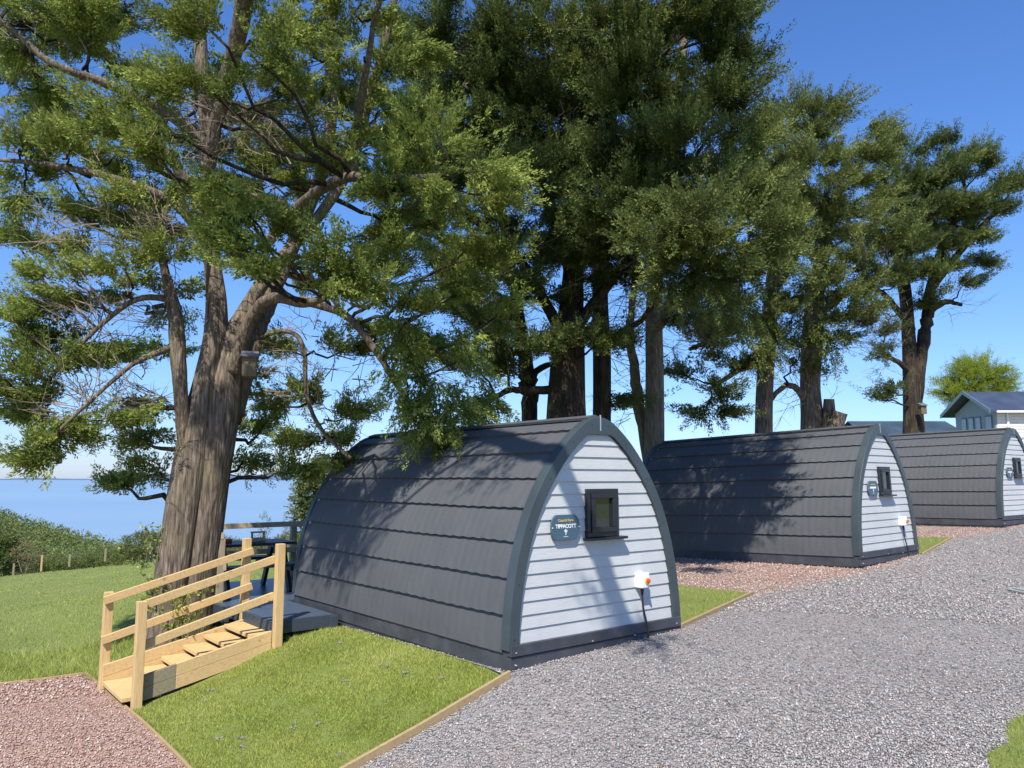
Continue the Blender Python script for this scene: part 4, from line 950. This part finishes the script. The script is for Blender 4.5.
    simple('cypress_tree', 'slim dark trunked cypress just left of the thickest trunk behind the nearest pod', 530, 470, 16.5,
        [[(530, 520, 16.5, 9), (530, 420, 16.5, 8), (528, 385, 16.5, 9), (524, 350, 16.5, 7), (515, 290, 16.4, 6), (500, 200, 16.4, 5), (480, 60, 16.4, 4)],
         [(527, 380, 16.5, 4), (548, 365, 16.4, 3), (560, 380, 16.3, 2)]],
        [(500, 370, 16.4, 28, 10, .9), (480, 310, 16.4, 50, 18, .8), (440, 240, 16.4, 60, 30, .8), (430, 150, 16.5, 60, 40, .8), (430, 340, 16.2, 30, 12, .6), (510, 250, 17, 60, 30, .6), (440, 60, 16.6, 60, 50, .8), (500, 150, 17, 60, 40, .6)],
        32, M['leaf_b'], M['bark_dark'], bare=((500, 350, 16.4, 50, 40, 34, 1.0),))
    simple('cypress_tree', 'straight dark trunked cypress just right of the thickest trunk behind the nearest pod', 602, 470, 16.2,
        [[(602, 520, 16.2, 10), (602, 420, 16.2, 9), (602, 350, 16.2, 9), (600, 290, 16.2, 8), (605, 200, 16, 7), (615, 60, 15.6, 5), (620, -60, 15.6, 4)],
         [(600, 345, 16.2, 4), (640, 320, 15.8, 3), (660, 290, 15.6, 2)]],
        [(640, 230, 15, 44, 18, 1), (650, 190, 14, 44, 20, 1.1), (620, 400, 16.4, 14, 5, .6), (640, 270, 15, 40, 14, .8), (590, 190, 16, 60, 40, .7), (690, 40, 14.5, 50, 40, .8), (660, 120, 14.4, 50, 34, .9)],
        33, M['leaf_b'], M['bark_dark'], bare=((625, 330, 16, 40, 40, 34, 1.1, (.5, 0, .1)),))
    simple('conifer_tree', 'thin leaning pale trunked conifer just left of the straight pale trunk', 645, 480, 17.6,
        [[(652, 540, 17.6, 6), (648, 462, 17.6, 6), (640, 410, 17.6, 6), (634, 370, 17.6, 5), (630, 330, 17.6, 4), (636, 270, 17.4, 3), (640, 190, 17.2, 2.5)]],
        [(640, 215, 16.4, 34, 20, .9), (660, 160, 16, 40, 22, .9)], 34, M['leaf_c'], M['bark_pale'],
        bare=((632, 390, 17.6, 26, 40, 26, .8, (-.4, 0, -.3)),))
    simple('conifer_tree', 'straight pale trunk with a layered bright crown between the nearest and middle pods', 654, 490, 17.2,
        [[(652, 560, 17.2, 12), (653, 490, 17.2, 11), (655, 440, 17.2, 10), (655, 380, 17.2, 9), (654, 320, 17.2, 8.5), (656, 260, 17, 7), (664, 180, 16.5, 6), (680, 80, 16, 5), (690, -20, 16, 3)],
         [(655, 330, 17.2, 5), (700, 270, 14, 4), (740, 220, 12, 3)], [(656, 280, 17, 4), (690, 240, 13, 4), (700, 205, 11.5, 3)]],
        [(665, 205, 11.5, 46, 16, 1.5), (720, 190, 11.6, 44, 16, 1.5), (700, 235, 11.0, 50, 16, 1.6), (750, 225, 11.4, 40, 14, 1.5), (672, 255, 11.4, 34, 14, 1.2), (730, 265, 11.4, 50, 14, 1.4), (765, 250, 11.8, 34, 14, 1.2), (745, 150, 13.4, 36, 18, 1.2), (700, 190, 14.5, 60, 30, .8), (700, 275, 13.5, 40, 14, .7), (690, 310, 15.5, 40, 14, .7), (745, 85, 13.8, 26, 14, 1.1), (765, 140, 14, 22, 14, 1.1), (760, 190, 13, 34, 16, 1.2), (690, 215, 9.7, 26, 9, 1.1), (640, 240, 10.6, 26, 9, .9)],
        35, M['leaf_c'], M['bark_pale'], scale=1.15, bare=((690, 330, 16, 40, 26, 26, 1, (.5, 0, .1)), (690, 260, 13, 50, 30, 16, 1)),
        droops=((690, 285, 11.6, 8, 20, 1.8), (715, 272, 11.5, 8, 20, 1.7), (738, 300, 11.9, 8, 16, 1.5), (668, 275, 11.6, 8, 16, 1.5)))
    simple('conifer_tree', 'brown trunked conifer behind the middle pod with low foliage reaching left over it', 765, 490, 20,
        [[(764, 560, 20, 10), (764, 435, 20, 8.5), (765, 385, 20, 8), (768, 340, 20, 8), (772, 290, 20, 7), (780, 220, 20, 5), (800, 140, 20, 3)],
         [(765, 360, 20, 4), (740, 370, 19.5, 3), (715, 385, 19, 2)], [(768, 330, 20, 4), (730, 330, 19.3, 3), (690, 350, 19, 2)], [(770, 300, 20, 4), (800, 250, 19, 3), (830, 210, 18.6, 2)]],
        [(705, 345, 18.6, 28, 12, 1.2), (735, 325, 18.6, 36, 14, 1.2), (720, 300, 18.4, 44, 14, 1), (682, 372, 18.8, 14, 6, 1), (715, 395, 18.8, 24, 7, 1.2), (728, 412, 18.8, 16, 8, 1.2), (745, 365, 19, 26, 12, .8), (706, 410, 19, 10, 8, .9), (790, 300, 18.4, 34, 16, .9),
         (780, 130, 18.5, 36, 22, 1.2), (820, 120, 18.6, 30, 18, 1.3), (800, 170, 17.8, 46, 20, 1.3), (770, 210, 17.2, 40, 18, 1.2), (820, 200, 17.8, 40, 18, 1.2), (785, 105, 18.8, 18, 10, 1.1), (835, 105, 18.8, 12, 8, 1.2), (770, 165, 18, 26, 16, 1), (790, 250, 17.8, 44, 18, 1.2), (830, 160, 18.6, 26, 18, 1.1), (800, 210, 20.5, 60, 50, .7)],
        36, M['leaf_c'], M['bark'], scale=1.4, bare=((740, 350, 19.5, 40, 40, 34, 1.3), (790, 330, 19.5, 40, 40, 30, 1.3, (.3, 0, .1))), droops=((752, 335, 18.6, 14, 34, .9), (775, 320, 18.4, 12, 30, .9)))
    Tg = simple('conifer_tree', 'olive brown conifer with cut stumps at its foot behind the middle pod', 812, 490, 20.5,
        [[(814, 560, 20.5, 14), (812, 430, 20.5, 11), (810, 385, 20.5, 9.5), (812, 340, 20.5, 10), (816, 290, 20.5, 8), (830, 220, 20.4, 6), (850, 150, 20.3, 4)],
         [(812, 410, 20.5, 4), (790, 385, 20.3, 3), (765, 405, 20, 2)], [(816, 320, 20.5, 4), (850, 290, 20, 3), (890, 270, 19.6, 2)]],
        [(820, 290, 18.8, 36, 16, .9), (855, 265, 19, 36, 16, 1.1), (850, 225, 18.8, 36, 16, 1.2), (870, 195, 19.2, 26, 16, 1.1), (840, 310, 19, 30, 12, .9), (885, 240, 19.4, 30, 14, .9), (800, 350, 19.4, 14, 20, .7), (815, 370, 20, 12, 16, .6), (868, 285, 19.6, 26, 10, .8), (855, 330, 19.6, 20, 8, .5), (865, 155, 20, 14, 20, 1.2), (878, 128, 20, 6, 12, 1.6), (875, 150, 20, 10, 12, 1.3), (850, 180, 20, 26, 20, 1)],
        37, M['leaf_c'], M['bark'], scale=1.4, bare=((850, 330, 19.8, 46, 30, 44, 1.3, (.6, 0, .1)), (800, 390, 20, 46, 26, 34, 1.2), (850, 280, 19.4, 40, 26, 24, 1.2, (.6, 0, .2))), droops=((805, 320, 19, 10, 26, .9), (830, 335, 19.2, 12, 22, .8)))
    mb = MB()
    for pts in ([(826, 470, 20.4, 9), (829, 430, 20.3, 8), (829, 399, 20.2, 5)], [(828, 470, 20.2, 9), (834, 430, 20.1, 8), (840, 412, 20, 7.5)]):
        P = [tuple(W(u, v, Y)) for u, v, Y, r_ in pts]; mb.tube(P, [r_ * 20.2 / F for *_, r_ in pts], 14)
    mb.build('cut_stump', M['bark'], Tg.root, Tg.org)
    simple('cypress_tree', 'wind blown cypress with a forked dark trunk behind the farthest pod', 915, 490, 26,
        [[(918, 560, 26, 18), (914, 432, 26, 10), (912, 390, 26, 8), (909, 345, 26, 6.5), (906, 300, 26, 6), (900, 250, 25.8, 6), (905, 180, 25.6, 4)],
         [(916, 400, 26, 6), (922, 350, 26, 6.5), (928, 315, 26, 6), (930, 290, 26, 5), (945, 240, 25.7, 4), (965, 190, 25.5, 3)],
         [(929, 312, 26, 4), (945, 302, 25.8, 3), (962, 305, 25.7, 1.5)], [(912, 375, 26, 3), (895, 360, 25.6, 2.4), (878, 352, 25.4, 1.5)], [(912, 330, 26, 4), (890, 300, 25.6, 3), (870, 285, 25.4, 2)], [(930, 290, 26, 4), (970, 240, 25.6, 3), (1005, 200, 25.4, 2)]],
        [(905, 185, 25, 30, 16, 1.3), (940, 175, 25, 36, 16, 1.3), (965, 155, 25.2, 24, 8, 1.3), (985, 162, 25.2, 14, 6, 1.3), (950, 142, 25.3, 10, 4, 1.2), (1000, 185, 25.2, 22, 8, 1.4), (1018, 180, 25.3, 10, 5, 1.3), (975, 205, 25, 34, 12, 1.3), (1005, 210, 25.2, 14, 6, 1.2), (930, 215, 24.8, 40, 16, 1.3), (960, 240, 25, 34, 12, 1.2), (975, 262, 25.2, 18, 6, 1.1), (905, 245, 24.8, 34, 14, 1.2), (935, 270, 25, 34, 12, 1.1), (962, 282, 25.3, 14, 5, 1), (900, 275, 25, 28, 12, 1), (925, 298, 25.3, 24, 8, .8), (900, 160, 25.2, 14, 10, 1.2), (890, 140, 25.4, 5, 6, 1.2), (888, 330, 25.2, 14, 6, 1), (878, 352, 25.2, 10, 4, .9), (886, 388, 25.2, 12, 5, 1.2), (878, 398, 25.2, 12, 3, .8), (905, 215, 26.5, 50, 40, .7), (945, 210, 26.5, 46, 40, .6), (880, 310, 25.4, 16, 8, .6), (900, 145, 25.4, 8, 5, 1), (925, 150, 25.4, 16, 6, 1.2), (872, 240, 25, 12, 20, .8)],
        38, M['leaf_b'], M['bark_dark'], scale=1.5, bare=((890, 350, 25.4, 22, 30, 26, 1.2, (-.6, 0, .1)), (950, 300, 25.6, 30, 20, 18, 1.2, (.6, 0, .1)), (905, 270, 25.4, 30, 30, 14, 1.2)), K=24, dm=3.2)

# ---- nest boxes
def nestbox(label, p, w_, h_, d_, yaw):
    root = thing('nest_box', label, 'nest box', p, yaw)
    mb = MB(); mb.box(-w_ / 2, w_ / 2, -d_ / 2, d_ / 2, 0, h_ * .8); mb.build('box', timber('nest_box_wood', (.17, .13, .08), (.1, .075, .045), 0, ax=2), root, bevel=.004)
    mb = MB(); mb.prism([(-w_ * .62, -d_ * .75, h_ * .78), (-w_ * .62, d_ * .55, h_ * 1.05), (-w_ * .62, d_ * .55, h_ * 1.1), (-w_ * .62, -d_ * .75, h_ * .84)], (w_ * 1.24, 0, 0)); mb.build('lid', plain('nest_box_felt', (.11, .12, .14), .8), root)
    mb = MB(); mb.tube([(0, -d_ / 2 - .003, h_ * .55), (0, -d_ / 2 + .01, h_ * .55)], .016, 14); mb.build('entrance_hole', M['cable'], root)
nestbox('small wooden nest box fixed to the big tree left of the nearest pod', W(249, 377, 10.15), .18, .33, .17, .3)
nestbox('small nest box on the forked dark trunk behind the farthest pod', W(923, 414, 25.3), .18, .34, .18, 0)

# ------------------------------------------------------------------ hedge, shrubs, far trees
def bush(name, label, cat, u, vb, Y, wpx, hpx, seed, leaf, n=70, group=None, sparse=1.0, K=10, big=1.0, bottom=True, lw=.45, lf=2.3):
    r_ = np.random.default_rng(seed); b = W(u, vb, Y); b = Vector((b.x, b.y, b.z))
    root = thing(name, label, cat, b, 0, group); wx, hz = wpx * Y / F / 2, hpx * Y / F
    q = unit(r_.normal(0, 1, (n, 3))) * r_.random((n, 1)) ** .4
    C = np.array([b.x, b.y, b.z + hz * .5]) + q * np.array([wx, wx * .8, hz * .5])
    m = 9; S = max(.12, min(.35, hz * .14)) * big
    off = unit(r_.normal(0, 1, (n, m, 3))) * S * r_.random((n, m, 1)) ** .5
    PP = (C[:, None] + off).reshape(-1, 3); DD = unit(unit(off) * .7 + unit(q)[:, None] * .6 + np.array([0, 0, .35]) + r_.normal(0, .3, (n, m, 3))).reshape(-1, 3)
    V, rn = plumes(PP, DD, r_.uniform(.6, 1.2, n * m) * S, K, r_, wf=lw, spread=1.3, lf=lf)
    trimesh('foliage', V, rn, leaf, root, b)
    mb = MB()
    for i in range(7):
        p = C[int(r_.integers(0, n))]; s_ = Vector((b.x + r_.normal(0, wx * .2), b.y, b.z - .1)); mb.tube([s_, (s_ + Vector(p)) / 2 + Vector((0, 0, .05)), Vector(p)], [S * .2, S * .14, S * .05], 5, False)
    mb.build('stems', M['twig'], root, b)
    return root
HG = 'bushes in the hedgerow beyond the lawn'
hr = np.random.default_rng(5)
hx = [(-18, 44, 40), (22, 40, 30), (50, 36, 24), (78, 36, 17), (103, 34, 13), (126, 34, 22), (150, 40, 26), (184, 38, 24), (210, 38, 26), (232, 34, 26), (254, 34, 24), (276, 34, 24), (300, 36, 24), (330, 44, 30)]
for i, (u, wpx, hpx) in enumerate(hx):
    vb = 579 - .16 * (u + 10) if u < 160 else 555 - .03 * (u - 160)
    Y = 46
    bush('hedge_bush', 'leafy green hedge bush beyond the far edge of the lawn', 'bush', u, vb + 3, Y + hr.uniform(-1, 1), wpx * 1.5, hpx * .68 * hr.uniform(.8, 1.25), 100 + i, M['leaf_hedge'] if i % 3 else M['leaf_shrub'], 260, HG, big=1.15, K=8)
for i, u in enumerate((205, 240, 262, 285, 310)):
    bush('dry_scrub_bush', 'straw coloured scrub bush at the foot of the hedge behind the deck', 'bush', u, 556, 43, 40, 16, 140 + i, M['leaf_dry'], 60, 'straw coloured scrub behind the deck', big=.6, K=9)
bush('shrub', 'tall pale green shrub beside the rear edge of the nearest pod', 'shrub', 316, 540, 30, 46, 78, 160, M['leaf_shrub'], 330, big=.7, K=9)
bush('young_tree', 'airy young tree above the hedge, left of two behind the deck', 'young tree', 263, 548, 38, 16, 36, 161, M['leaf_shrub'], 40, big=.4, K=7)
bush('young_tree', 'airy young tree above the hedge, right of two behind the deck', 'young tree', 289, 546, 38, 16, 34, 162, M['leaf_shrub'], 40, big=.4, K=7)
bush('hedge_tree', 'dark green tree standing in the hedge at the left edge of the picture', 'tree', -4, 578, 44, 40, 54, 163, M['leaf_hedge'], 220, big=.7, K=9)
bush('hedge_tree', 'grey green bare twigged tree in the hedge beside the dark tree on the left', 'tree', 24, 578, 43, 28, 34, 164, M['leaf_dry'], 60, big=.6, K=7)
# wooded headland falling to the sea on the left
mb = MB(); us = np.linspace(-260, 150, 40); vs = []
for u in us:
    top = np.interp(u, [-260, -60, 0, 30, 60, 90, 120, 150], [488, 504, 517, 525, 533, 541, 552, 566])
    p = W(u, top, 260); vs += [tuple(W(u, 600, 150) + Vector((0, 0, 0))), (p.x, p.y, p.z), (p.x * 1.2, p.y + 90, p.z - 60)]
mb.add(vs, [(3 * i + j, 3 * i + 3 + j, 3 * i + 4 + j, 3 * i + 1 + j) for i in range(39) for j in (0, 1)])
tag(mb.build('headland', plain('headland_scrub', (.07, .09, .035), .95, var=.3, scale=.05), smooth=True), kind='structure')
hv = np.array(vs).reshape(-1, 3, 3); r_ = np.random.default_rng(9)
VV, RN = [], []
i = r_.integers(0, 39, 1500); f_ = r_.random((1500, 1)) ** .6; g_ = r_.random((1500, 1))
C = (hv[i, 0] * (1 - g_) + hv[i + 1, 0] * g_) * (1 - f_) + (hv[i, 1] * (1 - g_) + hv[i + 1, 1] * g_) * f_
off = unit(r_.normal(0, 1, (1500, 10, 3))); off[..., 2] = abs(off[..., 2]); S = r_.uniform(1.2, 2.6, (1500, 1, 1))
V, rn = plumes((C[:, None] + off * S).reshape(-1, 3), off.reshape(-1, 3), np.full(15000, 1.3), 6, r_, wf=.6, spread=1.4, lf=2.2)
tag(trimesh('headland_wood', V, rn, M['leaf_hedge']), 'distant dark green woodland covering the headland above the sea on the left', 'woodland', kind='stuff')
# field fence
root = thing('field_fence', 'post and wire field fence in front of the hedge beyond the lawn', 'fence', W(42, 580, 42)); og = root.location
px = [(-16, 0), (13, 0), (41, 1), (69, 0), (105, 0), (150, 0)]
tops = []
for u, pale in px:
    vb = 577 - .16 * (u - 0) if u < 150 else 553; b = W(u, vb + 1, 42); mb = MB(); mb.post(b, .66 if not pale else .85, .08)
    mb.build('post', M['pine_z'] if pale else M['oldwood_z'], root, og); tops.append(b)
for h_ in (.35, .65):
    mb = MB(); mb.tube([b + Vector((0, 0, h_)) for b in tops], .004, 4); mb.build('wire', M['table'], root, og)

# lime green tree and low roofs on the right
b = W(975, 470, 62); T = Tree('broadleaf_tree', 'rounded lime green broadleaf tree behind the cream holiday caravan', 'tree', b, 51, M['leaf_lime'], M['bark_dark'], 2.2); T.dm = 6
T.stem([(977, 480, 62, 5), (976, 430, 62, 4), (975, 400, 62, 3), (975, 375, 62, 2)])
for q in ((975, 372, 61, 24, 10, 1.6), (955, 382, 61, 16, 8, 1.6), (998, 376, 61, 16, 8, 1.6), (975, 388, 61, 26, 10, 1.5), (950, 394, 61, 14, 6, 1.4), (1002, 388, 61, 12, 7, 1.4), (975, 364, 62, 16, 5, 1.6), (990, 400, 62, 20, 8, 1.1), (965, 402, 62, 20, 8, 1.0), (940, 390, 61, 7, 5, 1.2)):
    T.lobe(*q, K=14, flat=.6, big=1.0)
T.finish()
bush('distant_bush', 'distant dull green tree just right of the lime green tree above the caravan roof', 'tree', 1022, 410, 75, 22, 20, 171, M['leaf_hedge'], 60, big=.8, K=8)

M['roofblue'] = plain('blue_grey_roof_sheet', (.045, .058, .085), .35, var=.25, scale=1.5)
M['cream'] = plain('cream_cladding', (.74, .71, .62), .55, var=.04); M['cgrey'] = plain('grey_blue_cladding', (.30, .34, .36), .6, var=.08)
M['curtain'] = plain('pale_blind', (.42, .47, .5), .4, var=.05)
# caravan: local x to the right along its length, y away, gable facing the camera's left
cz = W(962, 440, 36).z - 1.9
cl = W(957, 440, 36); cyaw = R(52)
root = thing('holiday_caravan', 'cream and grey holiday caravan with a blue grey pitched roof at the right edge', 'caravan', (cl.x, cl.y, cz), 0)
# gable corners by bearing
g0 = W(957, 440, 37.5); g1 = W(997, 440, 35.0); g0.z = g1.z = cz
gd = (g1 - g0).normalized(); ld = Vector((-gd.y, gd.x, 0)); ld = ld if ld.x > 0 else -ld
ld = (ld + Vector((.9, -.2, 0))).normalized()
gw = (g1 - g0).length; og = root.location
ze, zr = W(992, 410, 35).z, W(968, 393, 36).z
mb = MB(); Lc = 10
mid = (g0 + g1) / 2
mb.prism([g0, g1, Vector((g1.x, g1.y, ze)), Vector((mid.x, mid.y, zr - .15)), Vector((g0.x, g0.y, ze))], ld * .05)
gz = mb.build('gable_wall', M['cgrey'], root, og)
mb = MB(); mb.prism([g1 + ld * .06, g1 + ld * Lc, Vector((g1.x, g1.y, ze)) + ld * Lc, Vector((g1.x, g1.y, ze)) + ld * .06], -gd * .06)
k = 0; z_ = cz + .3
while z_ < ze - .1:
    p = g1 + gd * .012; mb.beam(Vector((p.x, p.y, z_)) + ld * .07, Vector((p.x, p.y, z_)) + ld * Lc, .02, .12); z_ += .15
mb.build('side_wall', M['cream'], root, og)
mb = MB(); mb.prism([g0 + ld * .06, g0 + ld * Lc, Vector((g0.x, g0.y, ze)) + ld * Lc, Vector((g0.x, g0.y, ze)) + ld * .06], gd * .06); mb.build('side_wall', M['cream'], root, og)
rf = MB(); ov = gd * .35; fr = -ld * .45
def up(p, z): return Vector((p.x, p.y, z))
for (pp, q) in ((g0, -1), (g1, 1)):
    e_ = up(pp, ze - .14) + ov * q; rdg = up(mid, zr)
    rf.prism([e_ + fr, rdg + fr, rdg + fr + Vector((0, 0, .09)), e_ + fr + Vector((0, 0, .09))], ld * (Lc + .5))
roof = rf.build('roof', M['roofblue'], root, og)
mb = MB()
for (pp, q) in ((g0, -1), (g1, 1)):
    e_ = up(pp, ze - .17) + ov * q + fr * 1.03; rdg = up(mid, zr - .03) + fr * 1.03
    mb.prism([e_, rdg, rdg + Vector((0, 0, .17)), e_ + Vector((0, 0, .17))], -ld * .04)
mb.build('bargeboard', plain('grey_blue_bargeboard', (.12, .17, .19), .5), roof, og)
mb = MB(); e_ = up(g1, ze - .1) + ov * 1.05; mb.beam(e_ - ld * .2, e_ + ld * Lc, .09, .09); mb.beam(up(g1, ze - .12) + gd * .06 + ld * .5, up(g1, cz) + gd * .06 + ld * .5, .08, .08, ld); mb.build('gutter', M['white'], root, og)
for (f0, f1, mt) in ((.16, .30, 0), (.34, .48, 0), (.52, .66, 0), (.76, .93, 0)):
    zc0, zc1 = cz + 1.0, ze - .22
    pa, pb = g0.lerp(g1, f0) - ld * .03, g0.lerp(g1, f1) - ld * .03
    mb = MB(); mb.prism([up(pa, zc0), up(pb, zc0), up(pb, zc1), up(pa, zc1)], ld * .03); wn = mb.build('window', M['cream'] if mt else plain('window_frame_grey', (.13, .16, .18), .5), root, og)
    sh = (pb - pa) * .1; mb = MB(); mb.prism([up(pa + sh, zc0 + .06) - ld * .012, up(pb - sh, zc0 + .06) - ld * .012, up(pb - sh, zc1 - .06) - ld * .012, up(pa + sh, zc1 - .06) - ld * .012], ld * .01); mb.build('pane', M['curtain'], wn, og)
mb = MB(); mb.box(0, 0, 0, 0, 0, 0)
# white veranda railing of the caravan
p0, p1 = W(1012, 470, 30), W(1040, 470, 28.5); root = thing('white_railing', 'white veranda railing behind the farthest pod at the right edge', 'railing', p0); og = root.location
zt_ = W(1016, 439, 30).z; zb = zt_ - 1.1
mb = MB(); mb.beam(up(p0, zt_), up(p1, zt_), .06, .06); mb.build('rail', M['white'], root, og)
mb = MB(); mb.beam(up(p0, zb + .1), up(p1, zb + .1), .05, .05); mb.build('rail', M['white'], root, og)
for k in range(10):
    mb = MB(); q = p0.lerp(p1, k / 9); mb.post(up(q, zb + .125), zt_ - zb - .155, .035); mb.build('baluster', M['white'], root, og)
# second low building behind
a0, a1 = W(868, 433, 50), W(972, 432, 50); root = thing('low_building', 'low building with a ribbed blue grey sheet roof behind the farthest pod', 'building', (a0.x, a0.y, a0.z - 3)); og = root.location
mb = MB(); dd = Vector((0, 1, 0)); zt1 = W(872, 421.5, 53).z
n = 60
for k in range(n):
    f0, f1 = k / n, (k + 1) / n; p, q = a0.lerp(a1, f0), a0.lerp(a1, f1); m_ = p.lerp(q, .5)
    for (s0, s1, za, zb2) in ((p, m_, 0, .05), (m_, q, .05, 0)):
        mb.add([up(s0, a0.z - .25 + za), up(s1, a0.z - .25 + zb2), up(s1 + dd * 3, zt1 + zb2), up(s0 + dd * 3, zt1 + za)], [(0, 1, 2, 3)])
mb.add([up(a0 + dd * 3, zt1), up(a1 + dd * 3, zt1), up(a1 + dd * 6, a0.z - .25), up(a0 + dd * 6, a0.z - .25)], [(0, 1, 2, 3)])
mb.build('roof', plain('blue_green_roof_sheet', (.05, .075, .095), .4, var=.3, scale=.8), root, og)
mb = MB(); mb.prism([up(a0, a0.z - 3), up(a1, a0.z - 3), up(a1, a0.z - .27), up(a0, a0.z - .27)], dd * 5.5); mb.build('wall', M['cgrey'], root, og)

# nettle and ivy sprigs against the foot of the big trunk
def sprig(label, u, vb, Y, h, n, seed, leaf):
    r_ = np.random.default_rng(seed); b = W(u, vb, Y); root = thing('ivy_plant', label, 'plant', b); mb = MB(); PP, DD = [], []
    for i in range(n):
        p = np.array(b) + r_.normal(0, .08, 3) * (1, 1, 0); d = unit(np.array([r_.normal(0, .25), r_.normal(0, .15), 1])); pts = [p]
        for k in range(5): d = unit(d + r_.normal(0, .15, 3)); pts.append(pts[-1] + d * h * r_.uniform(.6, 1) / 5); PP.append(pts[-1]); DD.append(unit(r_.normal(0, 1, 3)))
        mb.tube([tuple(q) for q in pts], .004, 4, False)
    mb.build('stems', M['twig'], root, b); V, rn = plumes(np.repeat(np.array(PP), 3, 0), unit(r_.normal(0, 1, (len(PP) * 3, 3))), np.full(len(PP) * 3, .09), 4, r_, wf=.6, lf=2.6)
    trimesh('leaves', V, rn, leaf, root, b)
sprig('leafy green plant climbing the foot of the big trunk behind the handrail', 178, 638, 9.75, .75, 12, 3, M['leaf_lime'])
sprig('small leafy plant left of the big trunk, seen between the handrails', 150, 610, 10.3, .6, 8, 4, M['leaf_a'])
sprig('taller leafy shoots at the left side of the big trunk above the handrail', 152, 570, 10.4, .7, 5, 5, M['leaf_a'])
